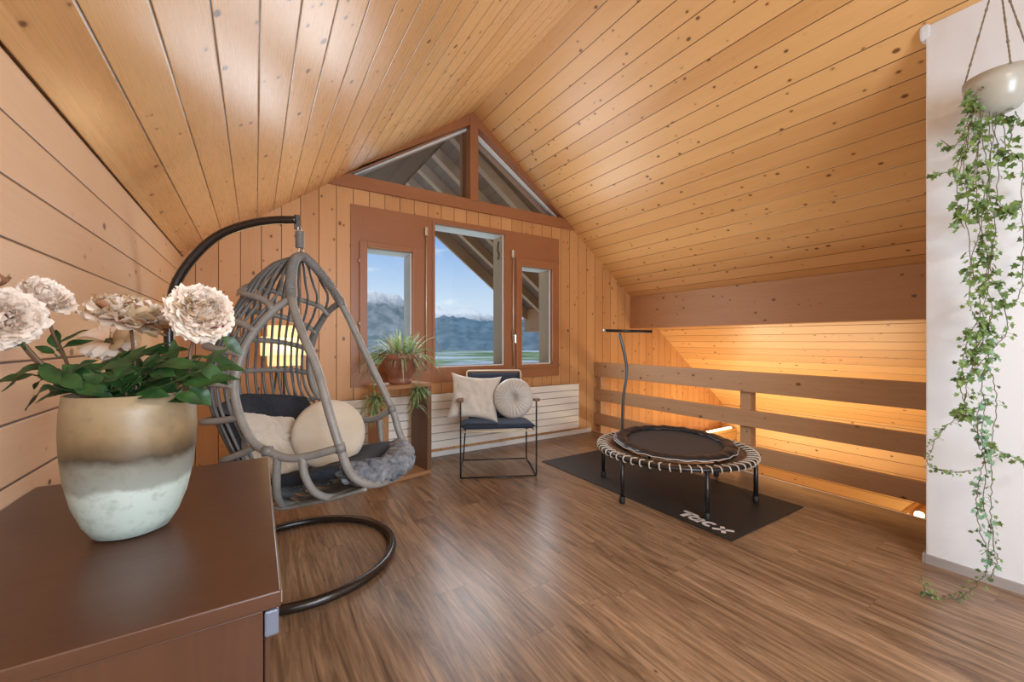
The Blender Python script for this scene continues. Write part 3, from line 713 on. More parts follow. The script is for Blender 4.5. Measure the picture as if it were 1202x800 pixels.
# vertical plane through the hook and the back left of the ring
pd = Vector((-.94, .34, 0)).normalized(); nrm = Vector((pd.y, -pd.x, 0))
def onplane(px, py):
    d = (camF+camR*((px-601)/475)+Vector((0,0,(400-py)/475))); o = Vector((0,0,EYE)); t_ = (hook-o).dot(nrm)/d.dot(nrm); return o+d*t_
pp = [onplane(*q) for q in [(348,258),(320,258.5),(292,263),(265,272),(243,286),(222,308),(208,330),(202,350),(199,380),(199,410)]]
w0 = pp[-1]; a0 = math.atan2(.34*.487, -.94*.487)
foot = RC+Vector((math.cos(a0)*.487, math.sin(a0)*.487, .03))
pp += [w0.lerp(foot, .35)+pd*.035, w0.lerp(foot, .7)+pd*.03, foot]
b = MB(); b.tube(spline(pp, 6), .0235, 12); b.build('curved_pole', M['brownmetal'], HS, smooth=True)
b = MB(); e0 = pp[0]; b.obox(e0+Vector((-.012,-.003,-.055)), (1,0,0), (0,1,0), (0,0,1), .03, .006, .085); b.build('hook_plate', M['brownmetal'], HS, bevel=.002)

# ------------------------------------------------------------------ hanging egg chair
O = Vector((.215, 2.6, 0)); wv = Vector((.70, .714, 0)); fv = Vector((.714, -.70, 0))
def Lc(w, f, z): return O+wv*w+fv*f+Vector((0,0,z))
EC = empty('hanging_egg_chair', (.215, 2.6, 1.74), 'grey cane egg shaped hanging chair with open front', 'hanging chair')
zt = 1.735
near = [(0,.015,zt),(-.07,.025,1.70),(-.15,.07,1.60),(-.21,.122,1.469),(-.27,.24,1.28),(-.29,.333,1.12),(-.31,.42,.90),(-.305,.472,.745),(-.28,.512,.616),(-.20,.571,.544)]
far = [(.20,.565,.53),(.29,.50,.60),(.305,.45,.70),(.30,.409,.83),(.28,.309,1.04),(.25,.20,1.28),(.21,.115,1.485),(.15,.07,1.60),(.07,.025,1.70)]
b = MB(); b.tube(spline([Lc(*p) for p in near]+[Lc(0,.60,.520)]+[Lc(*p) for p in far]+[Lc(*near[0])], 7), .021, 12); b.build('front_frame', M['cane'], EC, smooth=True)
nrim = [(-.21,.122,1.469),(-.255,.05,1.40),(-.315,-.037,1.25),(-.355,-.065,1.084),(-.365,-.065,1.0),(-.375,-.02,.88),(-.38,.052,.775),(-.37,.129,.727),(-.35,.26,.695),(-.305,.472,.745)]
frim = [(.21,.11,1.485),(.265,-.02,1.43),(.315,-.14,1.31),(.355,-.215,1.15),(.37,-.22,.99),(.375,-.15,.86),(.36,.05,.76),(.33,.25,.75),(.30,.409,.83)]
for pts in (nrim, frim):
    b = MB(); b.tube(spline([Lc(*p) for p in pts], 7), .0195, 10); b.build('side_rim', M['cane'], EC, smooth=True)
# shell of slats: half ellipse at each height from near rim through back to far rim
lev = [(1.725,.03,.02,.02,-.05),(1.69,.09,.04,.04,-.15),(1.62,.15,.06,.055,-.25),(1.54,.19,.09,.08,-.315),(1.475,.215,.115,.10,-.345),(1.41,.258,.055,-.01,-.362),(1.34,.290,.015,-.105,-.378),(1.22,.33,-.045,-.185,-.40),(1.05,.365,-.068,-.22,-.42),(.90,.37,-.04,-.18,-.40),(.75,.355,.04,.0,-.345),(.62,.325,.06,.04,-.27),(.50,.27,.06,.05,-.16),(.42,.20,.08,.07,-.07),(.385,.12,.08,.08,.0)]
def shell(a, z):
    """a 0 (near) .. pi (far)"""
    zz = max(min(z, lev[0][0]), lev[-1][0])
    for p, q in zip(lev, lev[1:]):
        if zz >= q[0]: s = (p[0]-zz)/(p[0]-q[0]); hw, fn_, ff, fb = [p[i]+(q[i]-p[i])*s for i in range(1,5)]; break
    w = -hw*math.cos(a); base = fn_+(ff-fn_)*(w+hw)/(2*hw)
    return Lc(w, base+(fb-base)*math.sin(a)**.8, zz)
NS = 21
for i in range(NS):
    a = math.pi*(i+.5)/NS
    zs = [1.722,1.69,1.65,1.59,1.52,1.42,1.30,1.18,1.05,.92,.80,.68,.58,.50,.43,.39]
    aa = lambda z: a if z < 1.5 else a
    b = MB(); b.tube(spline([shell(aa(z), z) for z in zs], 4), .0078, 6); b.build('slat', M['cane2'], EC, smooth=True)
for ze, zb in ((1.41,1.57),(1.30,1.43),(1.18,1.26),(1.03,1.07),(.88,.83),(.74,.60)):
    pts = []
    for j in range(25):
        a = math.pi*j/24; z = ze+(zb-ze)*math.sin(a)**.7; p = shell(a, z); c_ = Lc(0,-.02,z); dd = (p-c_); dd.z = 0; dd.normalize()
        bulge = .010*math.sin(a)+.055*math.exp(-((a-.45)/.26)**2)   # the hoops stand off near the front rims
        bulge += .018*math.exp(-((math.pi-a-.45)/.26)**2)
        pts.append(p+dd*bulge)
    b = MB(); b.tube(spline(pts, 3), .0165, 10); b.build('hoop', M['cane'], EC, smooth=True)
# arm loops under the near and far arm rails
for sgn in (-1, 1):
    S_ = lambda w, f, z: Lc(w*-sgn, f, z) if sgn > 0 else Lc(w, f, z)
    loops = [[(-.365,.18,.712),(-.35,.16,.60),(-.31,.13,.49),(-.24,.10,.42),(-.14,.10,.385)],
             [(-.345,.30,.700),(-.345,.31,.62),(-.31,.335,.53),(-.24,.37,.478),(-.16,.42,.48),(-.13,.47,.50)]]
    for lp in loops:
        if sgn > 0: lp = [(p[0], p[1], p[2]+(.04 if i < 1 else 0)) for i, p in enumerate(lp)]
        b = MB(); b.tube(spline([S_(*p) for p in lp], 6), .0185, 10); b.build('arm_loop', M['cane'], EC, smooth=True)
# strips of the seat bottom
for i in range(9):
    w = -.24+.06*i; e = 1-(w/.3)**2
    b = MB(); b.tube(spline([Lc(w*.8,-.12+.0*e,.47-.05*e), Lc(w,.05,.41-.03*e), Lc(w,.20,.435-.03*e), Lc(w*1.05,.38,.485-.03*e), Lc(w*1.0,.57,.535)], 5), .010, 7); b.build('seat_strip', M['cane'], EC, smooth=True)
# bound top of the frame
b = MB()
for side in (near, [(0,.015,zt)]+far[::-1]):
    pts = spline([Lc(*p) for p in side[:4]], 12); n_ = 0
    for j in range(0, len(pts)-1, 1):
        p = pts[j]; d = (pts[j+1]-p).normalized(); q = d.orthogonal().normalized(); r_ = d.cross(q)
        b.tube([p+(q*math.cos(a)+r_*math.sin(a))*.0225 for a in [k_*math.pi/4 for k_ in range(8)]], .006, 5, closed=True)
b.build('binding', M['wrap'], EC, smooth=True)
# joint wrappings
for p, d in ((near[3],(.0,.15,-.6)),(near[7],(0,.1,-.5)),(far[3],(0,.1,-.5)),(far[6],(0,.15,-.6)),(nrim[7],(.2,.3,0))):
    b = MB(); q = Lc(*p); dd = (wv*d[0]+fv*d[1]+Vector((0,0,d[2]))).normalized(); b.tube([q-dd*.022, q+dd*.022], .0245, 10); b.build('joint_wrap', M['wrap'], EC, smooth=True)
# spring and rings
top_ = Lc(0,.015,zt)
b = MB(); sp0 = T(352,291,2.31); sp1 = T(352,272,2.31); n_ = 15
pts = []
for j in range(n_*12+1):
    a = j*math.pi/6; s = j/(n_*12); pts.append(sp0.lerp(sp1, s)+Vector((math.cos(a)*.020, math.sin(a)*.020, 0)))
b.tube(pts, .0042, 6); b.tube([sp0, sp1], .016, 10); b.build('spring', M['wrap'], EC, smooth=True)
for p0, p1, w in ((sp1+Vector((0,0,.0)), hook+Vector((.01,0,-.02)), .010),(sp0, top_+Vector((0,0,.012)), .014)):
    mdl = (p0+p1)/2; h = (p0-p1).length/2+.005
    b = MB(); b.tube([mdl+camR*math.cos(a)*w+Vector((0,0,math.sin(a)*h)) for a in [k_*math.pi/8 for k_ in range(16)]], .0035, 6, closed=True); b.build('hanging_link', M['steel'], EC, smooth=True)

# ------------------------------------------------------------------ chair cushions
def pillow(name, c, ux, uy, un, sx, sy, th, m, seed=0, wr=.012, pinch=.07):
    """square scatter cushion; ux, uy in-plane unit vectors"""
    c = Vector(c); ux, uy, un = Vector(ux), Vector(uy), Vector(un); b = MB()
    for sgn in (1, -1):
        def fn(u_, v_):
            x, y = u_*2-1, v_*2-1
            e = max(0, (1-x**4)*(1-y**4))**.55
            px_ = x*(1-pinch*(1-y*y)*abs(x)**3*1.0); py_ = y*(1-pinch*(1-x*x)*abs(y)**3)
            n = noise.fractal(Vector((x*1.8+seed, y*1.8, sgn*2.0+seed)), .8, 2.1, 4)
            n2 = abs(noise.noise(Vector((x*3.2+y*1.4+seed, y*2.2-x*1.1, seed*2))))
            h = th*.5*e + wr*n*e - wr*1.2*(1-n2)**6*e
            return c+ux*(px_*sx/2)+uy*(py_*sy/2)+un*(h*sgn)
        b.grid(fn, 32, 32, flip=sgn < 0)
    return b.build(name, m, smooth=True)
def frame_from(n, up=(0,0,1), roll=0):
    n = Vector(n).normalized(); x = Vector(up).cross(n).normalized(); y = n.cross(x)
    c_, s_ = math.cos(R(roll)), math.sin(R(roll)); return x*c_+y*s_, y*c_-x*s_, n
def roundpillow(name, c, n, r, th, m, pleats=0, dim=.0, roll=0, seed=1):
    x, y, n = frame_from(n, roll=roll); c = Vector(c); b = MB()
    for sgn in (1, -1):
        def fn(u_, v_):
            a = u_*2*math.pi; q = v_
            e = max(0, 1-q**3.2)**.5
            pl = math.sin(a*pleats+math.sin(a*3)*1.2)*.006*min(1, q*3)*(1-q**6) if pleats else 0
            h = th/2*e-dim*math.exp(-(q/.22)**2)+pl+.004*noise.noise(Vector((math.cos(a)*q*3, math.sin(a)*q*3, seed)))*e
            return c+(x*math.cos(a)+y*math.sin(a))*r*q+n*(h*sgn)
        b.grid(fn, 96 if pleats else 48, 22, cu=True, flip=sgn < 0)
    return b.build(name, m, smooth=True)

# dark seat and back cushion of the egg chair
CU = empty('egg_chair_cushion', Lc(0,.1,.50), 'dark blue padded cushion lining the hanging egg chair', 'seat cushion')
b = MB()
def backc(u_, v_):
    a = math.pi*(.10+.80*u_); z = .93-.06*abs(u_-.5)*2 - (.93-.56)*v_ ; p = shell(a, z); q = Lc(0,.05,z)
    th_ = .045+.05*math.sin(math.pi*v_)**.5+.012*noise.noise(Vector((u_*6, v_*5, 2)))
    return p.lerp(q, th_/max((p-q).length,.1)) 
def backo(u_, v_):
    a = math.pi*(.10+.80*u_); z = .93-.06*abs(u_-.5)*2 - (.93-.56)*v_; p = shell(a, z); q = Lc(0,.05,z); return p.lerp(q, .020/max((p-q).length,.1))
b.grid(backc, 40, 16); b.grid(backo, 40, 16, flip=True)
b.grid(lambda u_, v_: backo(u_,0).lerp(backc(u_,0), v_)+Vector((0,0,.012*math.sin(math.pi*v_))), 40, 3)
for e_ in (0, 1): b.grid(lambda u_, v_, e_=e_: backo(e_, u_).lerp(backc(e_, u_), v_), 16, 2)
b.build('back_pad', M['denim'], CU, smooth=True)
b = MB()
def seatz(w, f): return .50+.10*max(0,(f-.05))/.45
for sgn in (1,-1):
    def fn(u_, v_):
        x = u_*2-1; f = -.26+.72*v_; hw = .27+.03*math.sin(math.pi*v_)-(.07*(1-v_)**2); e = max(0,(1-x**6)*(1-(2*v_-1)**8))**.5
        z = seatz(0,f)+ .045*x*x; h = .038*e+.008*noise.fractal(Vector((x*3, v_*6, 3.0)), .8, 2, 4)*e
        return Lc(x*hw, f, z+h*sgn)
    b.grid(fn, 30, 36, flip=sgn < 0)
b.build('seat_pad', M['denim'], CU, smooth=True)
# worn, gathered front roll
b = MB()
def roll_(u_, v_):
    x = u_*2-1; a = v_*2*math.pi; w = x*.275; f = .575-.10*x*x; z = .575+.035*x*x; rr = .058*(1-.45*abs(x)**6)
    gath = .011*math.sin(x*34+2.2*math.sin(a*2+x*5))+.006*math.sin(x*71+a*2)+.008*noise.noise(Vector((x*9, math.cos(a)*2, math.sin(a)*2)))
    rr += gath
    return Lc(w, f+math.cos(a)*rr*1.35, z+math.sin(a)*rr)
b.grid(lambda u_, v_: roll_(v_, u_), 20, 120, cu=True)
b.build('front_roll', M['denim_worn'], CU, smooth=True)['label'] = 'worn grey blue gathered front roll'

def squarepil(name, px, py, t_, n, sx, sy, th_, m, roll, seed, label, **k):
    x, y, n = frame_from(n, roll=roll); o = pillow(name, T(px,py,t_), x, y, n, sx, sy, th_, m, seed, **k); tag(o, label, 'cushion'); return o
squarepil('scatter_cushion', 322, 524, 2.18, (.62,-.55,.55), .38, .40, .13, M['linen'], -18, 3.3, 'crumpled beige square cushion slumped inside the hanging egg chair', wr=.02)
tag(roundpillow('round_cushion', T(387,509,2.30), (.02,-.95,.28), .195, .085, M['linen_round'], 0, .012, 0, 5), 'flat round cream cushion leaning in the hanging egg chair', 'cushion')

# ------------------------------------------------------------------ floor lamp behind the chair
FLp = Vector((.195, 3.80, 0))
FLm = empty('floor_lamp', FLp, 'glowing floor lamp with stepped paper shade behind the hanging chair', 'floor lamp')
sh = mat('lamp paper shade', (.62,.50,.30), .8); bb = sh.node_tree.nodes['Principled BSDF']; bb.inputs['Emission Color'].default_value = (1,.66,.30,1); bb.inputs['Emission Strength'].default_value = .62
for (hw, z0, z1) in ((.115,1.285,1.375),(.165,1.135,1.284),(.115,1.05,1.134)):
    b = MB(); b.box(FLp.x-hw, FLp.x+hw, FLp.y-hw, FLp.y+hw, z0, z1); b.build('lamp_shade', sh, FLm, bevel=.006)
for (x0, y0, x1, y1) in ((-.05,-.02,-.13,-.12),(.0,.0,.02,.16),(.055,-.02,.14,-.12)):
    b = MB(); b.tube([FLp+Vector((x0,y0,1.06)), FLp+Vector((x1,y1,.0))], .008, 8); b.build('leg', M['black'], FLm, smooth=True)
b = MB(); b.tube([FLp+Vector((0,0,1.0)), FLp+Vector((0,0,1.06))], .03, 12); b.build('lamp_socket', M['black'], FLm, smooth=True)
lamp('floor_lamp_bulb', 'POINT', (FLp.x, FLp.y-.22, 1.22), (0,0,0), 3.0, (1,.74,.42), shadow_soft_size=.1)

# ------------------------------------------------------------------ radiator
RA = empty('radiator', (2.1, GY-.05, .1), 'long white panel radiator with horizontal slits beneath the windows', 'radiator')
zz = [.102+.0838*i for i in range(8)]
b = MB(); b.box(.55, 3.63, GY-.062, GY-.045, .105, .685, 0); b.build('backing', M['slot'], RA)
for z0, z1 in zip(zz, zz[1:]):
    b = MB(); b.box(.545, 3.635, GY-.08, GY-.063, z0, z1-.006, 0); b.build('panel', M['radiator'], RA, bevel=.003)
for x in (.8, 2.1, 3.4):
    b = MB(); b.box(x-.02, x+.02, GY-.045, GY-.001, .2, .6, 2); b.build('bracket', M['radiator'], RA)

# ------------------------------------------------------------------ crate stand with spider plant
ca = Vector((.455,.083,0)).normalized(); cb = Vector((-ca.y, ca.x, 0)); co = Vector((.930,3.555,0)); CW, CD, CH = .485, .31, .855
CR = empty('plant_crate', co+ca*CW/2+cb*CD/2, 'open brown timber crate standing upright as plant stand before the radiator', 'plant stand')
th_ = .035
b = MB(); b.obox(co+Vector((0,0,.0)), ca, cb, (0,0,1), CW, CD, th_); b.build('bottom_board', M['crate'], CR, bevel=.003)
b = MB(); b.obox(co+Vector((0,0,CH-th_)), ca, cb, (0,0,1), CW, CD, th_); b.build('top_board', M['crate'], CR, bevel=.003)
b = MB(); b.obox(co+Vector((0,0,th_)), ca, cb, (0,0,1), .055, CD, CH-2*th_); b.build('side_board', M['crate'], CR, bevel=.003)
b = MB(); b.obox(co+ca*(CW-.045)+Vector((0,0,th_)), ca, cb, (0,0,1), .045, CD, CH-2*th_); b.build('side_board', M['crate_dark'], CR, bevel=.003)['label'] = 'dark brown side board'  # this side in a darker wood colour than the other boards

pc = co+ca*(.47*CW)+cb*(CD*.45)+Vector((0,0,CH+.001))
pc = Vector((T(470,446,3.78).x, T(470,446,3.78).y, CH+.001))
SP = empty('potted_spider_plant', pc, 'spider plant in a brown clay pot on the timber crate before the window', 'potted plant')
b = MB(); prof = [(0,0),(.105,0),(.112,.01),(.112,.035),(.106,.042),(.118,.07),(.165,.15),(.192,.225),(.196,.232),(.203,.235),(.206,.29),(.198,.292),(.188,.285),(.180,.24),(.0,.24)]
prof = [(r_*.93, z_*.95) for r_, z_ in prof]
b.lathe(prof, pc, 40); b.build('pot', M['terracotta'], SP, smooth=True)
b = MB(); b.lathe([(0,.262),(.09,.268),(.166,.255)], pc, 24); b.build('soil', M['soil'], SP, smooth=True)
def blade(b, p, d, L, w, droop, seed):
    p = Vector(p); d = Vector(d).normalized(); hd = Vector((d.x,d.y,0)); sd = Vector((-d.y,d.x,0))
    sd = sd.normalized() if sd.length > .01 else Vector((1,0,0))
    def fn(u_, v_):
        s = v_*L; q = (u_-.5)*2; ww = w*(1-v_**2.5)*(.6+.4*min(1,v_*5))
        c_ = p+d*s+Vector((0,0,-droop*L*v_**2.2))
        return c_+sd*q*ww+Vector((0,0,abs(q)*ww*.5))
    b.grid(fn, 2, 9)
rng = random.Random(5); b = MB(); b2 = MB()
for i in range(170):
    a = rng.uniform(0, 2*math.pi); el = rng.uniform(.05, 1.25) if i > 16 else rng.uniform(1.0,1.45); L = rng.uniform(.24,.46) if i > 16 else rng.uniform(.26,.36)
    d = Vector((math.cos(a)*math.cos(el), math.sin(a)*math.cos(el), math.sin(el))); r0 = rng.uniform(.01,.13)
    if d.y > .25: d.y *= .4
    if d.y < -.2 and el < .9: L *= .6; 
    blade(b if i % 4 else b2, pc+Vector((math.cos(a)*r0, math.sin(a)*r0, .255)), d, L, rng.uniform(.008,.013), rng.uniform(.5,1.1)*math.cos(el)+.1, i)
b.build('leaves', M['spider'], SP, smooth=True)
M['spider_pale'] = leafmat('pale spider plant leaf', (.28,.30,.18), (.50,.48,.34), 60, .2)
b2.build('pale_leaves', M['spider_pale'], SP, smooth=True)['label'] = 'pale striped leaves'
for (px, py, tt, rr, n_) in ((440,468,3.40,.18,60),(491,459,3.62,.15,70),(442,486,3.40,.12,20),(488,476,3.64,.13,22)):
    q = T(px, py, tt); b = MB()
    for i in range(n_):
        a = rng.uniform(0, 2*math.pi); el = rng.uniform(-.6,1.2); d = Vector((math.cos(a)*math.cos(el), -abs(math.sin(a))*math.cos(el)*.8+.15*math.sin(a), math.sin(el)))
        blade(b, q, d, rr*rng.uniform(.6,1.15), .0075, rng.uniform(.3,.9), i)
    st = pc+Vector(((q.x-pc.x)*.75, (q.y-pc.y)*.75, .27)); b.tube(spline([st, (st+q)/2+(q-pc)*.22+Vector((0,0,.08)), q], 8), .0028, 6)
    b.build('hanging_plantlet', M['spider'], SP, smooth=True)

# ------------------------------------------------------------------ armchair with pillows
fl_, fr_ = Vector((1.566,3.340,0)), Vector((2.190,3.035,0)); ax = (fr_-fl_).normalized(); ay = Vector((-ax.y, ax.x, 0)); AW = (fr_-fl_).length
if ay.y < 0: ay = -ay
def A(x, y, z): return fl_+ax*x+ay*y+Vector((0,0,z))
AC = empty('wire_armchair', A(AW/2,.3,0), 'black wire armchair with navy seat in front of the radiator', 'armchair')
rw = .0075
for x in (0, AW):
    sg = -1 if x == 0 else 1; xi = x*.94+ (.03 if x == 0 else 0)
    b = MB(); b.tube(spline([A(x,0,.70), A(x,0,.50), A(x,0,.22), A(x,0,.06)], 3)+spline([A(x,.006,.022), A(x,.03,.009), A(x,.18,.0085), A(x,.42,.0085), A(x-sg*.01,.47,.012), A(x-sg*.02,.50,.05), A(x-sg*.035,.40,.28), A(x-sg*.045,.33,.44)], 5), rw, 8); b.build('side_frame', M['black'], AC, smooth=True)
    b = MB(); b.obox(A(x-.028+(0 if sg>0 else -.0),-.045,.70), ax, ay, (0,0,1), .056, .42, .026); b.build('armrest', M['crate_dark'], AC, bevel=.008)
    b = MB(); b.tube([A(x,.33,.70), A(x-sg*.035,.40,.60)], rw, 8); b.build('arm_brace', M['black'], AC, smooth=True)
for y, z, i_ in ((.004,.009,0),(.485,.030,.03)):
    b = MB(); b.tube([A(i_,y,z), A(AW-i_,y,z)], rw*.9, 8); b.build('cross_bar', M['black'], AC, smooth=True)
b = MB(); b.tube([A(.01,.0,.425),A(AW-.01,.0,.425),A(AW-.03,.52,.385),A(.03,.52,.385)], .008, 8, closed=True); b.build('seat_frame', mat('cream wire', (.62,.55,.40), .5), AC, smooth=True)['label'] = 'cream seat frame wire'
b = MB()
for sgn in (1,-1):
    def fn(u_, v_):
        x, y = u_*2-1, v_*2-1; e = max(0,(1-x**12)*(1-y**12))**.5
        return A(AW/2+x*(AW/2-.005), .26+y*.27, .468-.04*v_+.026*e*sgn)
    b.grid(fn, 24, 24, flip=sgn < 0)
b.build('seat_pad', M['seatnavy'], AC, smooth=True)
bx0, bx1 = .055, AW-.055
bp = lambda x, s: A(x, .50+.20*s, .42+.51*s)
b = MB(); b.tube([bp(bx0,0), bp(bx0,.97), bp(bx0+.015,1), bp(bx1-.015,1), bp(bx1,.97), bp(bx1,0)], .0085, 8); b.build('back_frame', bpy.data.materials['cream wire'], AC, smooth=True)['label'] = 'cream back frame wire'
b = MB()
for sgn in (1,-1):
    def fn(u_, v_):
        x = u_*2-1; e = max(0,(1-x**10)*(1-(2*v_-1)**10))**.5; p = bp(bx0+.015+(bx1-bx0-.03)*u_, .06+.90*v_); return p+(ay*-.93+Vector((0,0,.35)))*(.006+.022*e*sgn+.002*math.sin(u_*170)*e)
    b.grid(fn, 60, 16, flip=sgn < 0)
b.build('back_pad', M['seatnavy'], AC, smooth=True)
o_ = squarepil('scatter_cushion', 557, 466, 3.80, tuple(-ay*.9+Vector((-.05,0,.33))), .48, .44, .14, M['grey_linen'], -5, 8.1, 'pale grey square cushion at the left of the wire armchair', wr=.014, pinch=.16)
tag(roundpillow('pleated_cushion', T(602.5,467,3.72), tuple(-ay*.88+Vector((-.28,0,.25))), .183, .125, M['satin'], 30, .045, 0, 2), 'round pleated grey cushion at the right of the wire armchair', 'cushion')

# ------------------------------------------------------------------ mat and trampoline
MT = empty('exercise_mat', (2.98, 2.4, 0), 'long black exercise mat under the trampoline', 'exercise mat')
b = MB(); b.box(2.502, 3.482, 1.395, 3.375, .0008, .0065, 1); b.build('mat_sheet', mat('black mat rubber', (.017,.016,.016), .6), MT, bevel=.002)
b = MB()
def stroke(pts, w, cx):      # flat ribbon; s runs along the mat (towards -Y), h up to +X, slanted
    P_ = [Vector((p[0]+.18*p[1]+cx, p[1])) for p in pts]; L_, R_ = [], []
    for i, p in enumerate(P_):
        d = (P_[min(i+1,len(P_)-1)]-P_[max(i-1,0)]).normalized(); n_ = Vector((-d.y, d.x))*w/2; L_.append(p+n_); R_.append(p-n_)
    to = lambda q, z: (2.562+q.y, 1.835-q.x, z)
    for i in range(len(P_)-1):
        top4 = [L_[i], L_[i+1], R_[i+1], R_[i]]
        b.face([to(q, .0078) for q in top4])
        for k in range(4): a_, c_ = top4[k], top4[(k+1) % 4]; b.face([to(a_,.0066), to(c_,.0066), to(c_,.0078), to(a_,.0078)])
arc = lambda cx, cy, rx, ry, a0, a1, n=14: [(cx+rx*math.cos(R(a0+(a1-a0)*i/n)), cy+ry*math.sin(R(a0+(a1-a0)*i/n))) for i in range(n+1)]
stroke([(-.010,.092),(.102,.092)], .026, 0); stroke([(.046,.090),(.046,.0)], .033, 0)
stroke(arc(.036,.040,.031,.030,20,380), .021, .082); stroke([(.075,.082),(.075,.0)], .024, .082)
stroke(arc(.036,.040,.032,.031,50,310), .024, .188)
stroke([(.004,.0),(.092,.080)], .024, .272); stroke([(.012,.080),(.082,.0)], .028, .272)
b.build('lettering', mat('mat lettering white', (.62,.57,.56), .6), MT)['label'] = 'pale slanted lettering reading Tacx'

TC = Vector((2.98, 2.16, 0)); mz = .007
TR = empty('mini_trampoline', TC, 'round mini trampoline with handle bar standing on the black mat', 'trampoline')
RR = .605; RZm = .352
circ = lambda r_, z_, n_=72, c=TC: [c+Vector((r_*math.cos(a), r_*math.sin(a), z_)) for a in [i*2*math.pi/n_ for i in range(n_)]]
b = MB(); b.tube(circ(RR, RZm), .0165, 10, closed=True); b.build('frame_ring', M['black'], TR, smooth=True)
for ang in (118.7, 178.6, 237.5, 298.5, 358, 57.5):
    d = Vector((math.cos(R(ang)), math.sin(R(ang)), 0)); p = TC+d*.60
    b = MB(); b.tube([p+Vector((0,0,mz+.02)), p+Vector((0,0,RZm-.005))], .0165, 12); lg = b.build('leg', M['black'], TR, smooth=True)
    b = MB(); b.lathe([(.021,0),(.023,.006),(.023,.045),(.0175,.05)], p+Vector((0,0,mz)), 14, True, True); f_ = b.build('rubber_foot', M['rubber'], lg, smooth=True)
PC = TC+Vector((-.0,-.0,0)); tiltax = camF
def padp(r_, a, h):  # raised jumping mat, slightly higher at the far side
    p = Vector((math.cos(a)*r_, math.sin(a)*r_, 0)); return PC+p+Vector((0,0,.408+h+p.dot(camF)*.055))
b = MB(); b.grid(lambda u_, v_: padp(.385*v_+.0, u_*2*math.pi, -.012-.01*(1-v_*v_)), 64, 10, cu=True); b.build('jumping_mat', mat('trampoline fabric', (.035,.037,.042), .55), TR, smooth=True)
b = MB()
def padf(u_, v_):
    a = u_*2*math.pi; q = v_*2*math.pi; wv_ = .004*math.sin(a*18)+.003*math.sin(a*31+1)
    return padp(.428+.052*math.cos(q)+wv_, a, .020*math.sin(q)-.004+.5*wv_)
b.grid(padf, 144, 14, cu=True); pd_ = b.build('edge_pad', mat('black glossy vinyl', (.012,.014,.019), .36), TR, smooth=True)
b = MB(); pts = []
for i in range(144): a = i*2*math.pi/144; pts.append(padp(.484+.004*math.sin(a*18), a, -.004+.003*math.sin(a*25)))
b.tube(pts, .0035, 6, closed=True); b.build('pad_piping', mat('pale piping', (.55,.53,.50), .4), TR, smooth=True)['label'] = 'pale wavy piping round the pad'
cordm = mat('pale bungee cord', (.56,.50,.42), .6); cordb = mat('brown bungee cord', (.16,.09,.05), .7)
NC = 56
for i in range(NC):
    a = (i+.3)*2*math.pi/NC; r1 = Vector((math.cos(a), math.sin(a), 0)); a2 = a+.07; r2 = Vector((math.cos(a2), math.sin(a2), 0))
    ctr = TC+r1*RR+Vector((0,0,RZm)); pts = [TC+r1*(RR-.065)+Vector((0,0,RZm+.012))]
    pts += [ctr+r1*(math.cos(q)*.0235)+Vector((0,0,math.sin(q)*.0235))+Vector((-r1.y,r1.x,0))*(.012*(qi/6-.5)) for qi, q in enumerate([R(110),R(60),R(10),R(-40),R(-90),R(-140),R(-180)])]
    b = MB(); b.tube(spline(pts, 3), .0048, 6); b.build('bungee_cord', cordm, TR, smooth=True)
b = MB()
for i in range(NC):
    for j, (da, db_) in enumerate(((.02,.10),(.05,-.05),(.09,.13),(.11,.02))):
        a = (i+.3)*2*math.pi/NC; p = TC+Vector((math.cos(a+da)*(RR-.012), math.sin(a+da)*(RR-.012), RZm-.004)); b.tube([p, padp(.43, a+db_, -.045)], .005, 5)
bc = b.build('cord_lacing', cordb, TR, smooth=True); bc['kind'] = 'stuff'; bc['label'] = 'brown lacing between frame and mat'
hb = min((TC+Vector((math.cos(R(q_*.25)), math.sin(R(q_*.25)), 0))*RR for q_ in range(240, 620)), key=lambda v: abs(v.dot(camR)/v.dot(camF)-(730.5-601)/475))
def atd(px, py):  # same depth as the handle foot
    tt = hb.dot(camF); return T(px, py, tt)
HB = [Vector((hb.x,hb.y,RZm)), atd(731.5,470), atd(735.5,438), atd(734,420), atd(727,391)]
u0 = (Vector((hb.x,hb.y,0)).dot(camR))
b = MB(); b.tube(spline(HB, 6), .0145, 10); b.build('handle_post', mat('grey handle tube', (.10,.105,.11), .3, .6), TR, smooth=True)
b = MB(); b.tube([atd(709,387.6), atd(765,389)], .0145, 12); b.build('handle_bar', M['black'], TR, smooth=True)
b = MB(); p0, p1 = atd(708.2,387.6), atd(710.5,387.6); b.tube([p0, p1], .0165, 12); b.build('end_cap', M['steel'], TR, smooth=True)

# ------------------------------------------------------------------ hanging ivy
tI = 1.93
ic = T(1172, 90, tI); rimz = ic.z
IV = empty('hanging_ivy', (ic.x, ic.y, rimz-.16), 'trailing ivy in a pale bowl hung on cords before the white wall', 'hanging plant')
IR = .118
prof = [(0,-.175),(.035,-.175),(.07,-.16),(.10,-.115),(.114,-.05),(IR,0),(IR-.006,0),(.108,-.05),(.092,-.11),(.06,-.15),(0,-.155)]
pb = mat('translucent pale bowl', (.50,.49,.43), .25); pb.node_tree.nodes['Principled BSDF'].inputs['Transmission Weight'].default_value = .25
b = MB(); b.lathe(prof, ic, 40); b.build('bowl', pb, IV, smooth=True)
b = MB(); b.lathe([(0,-.04),(.05,-.035),(.107,-.045)], ic, 24); b.build('soil', M['soil'], IV, smooth=True)
hk = T(1170, -37, tI); hk = Vector((ic.x, ic.y, hk.z))
zc = roof(ic.x)
cm_ = mat('twisted cord', (.20,.16,.11), .8)
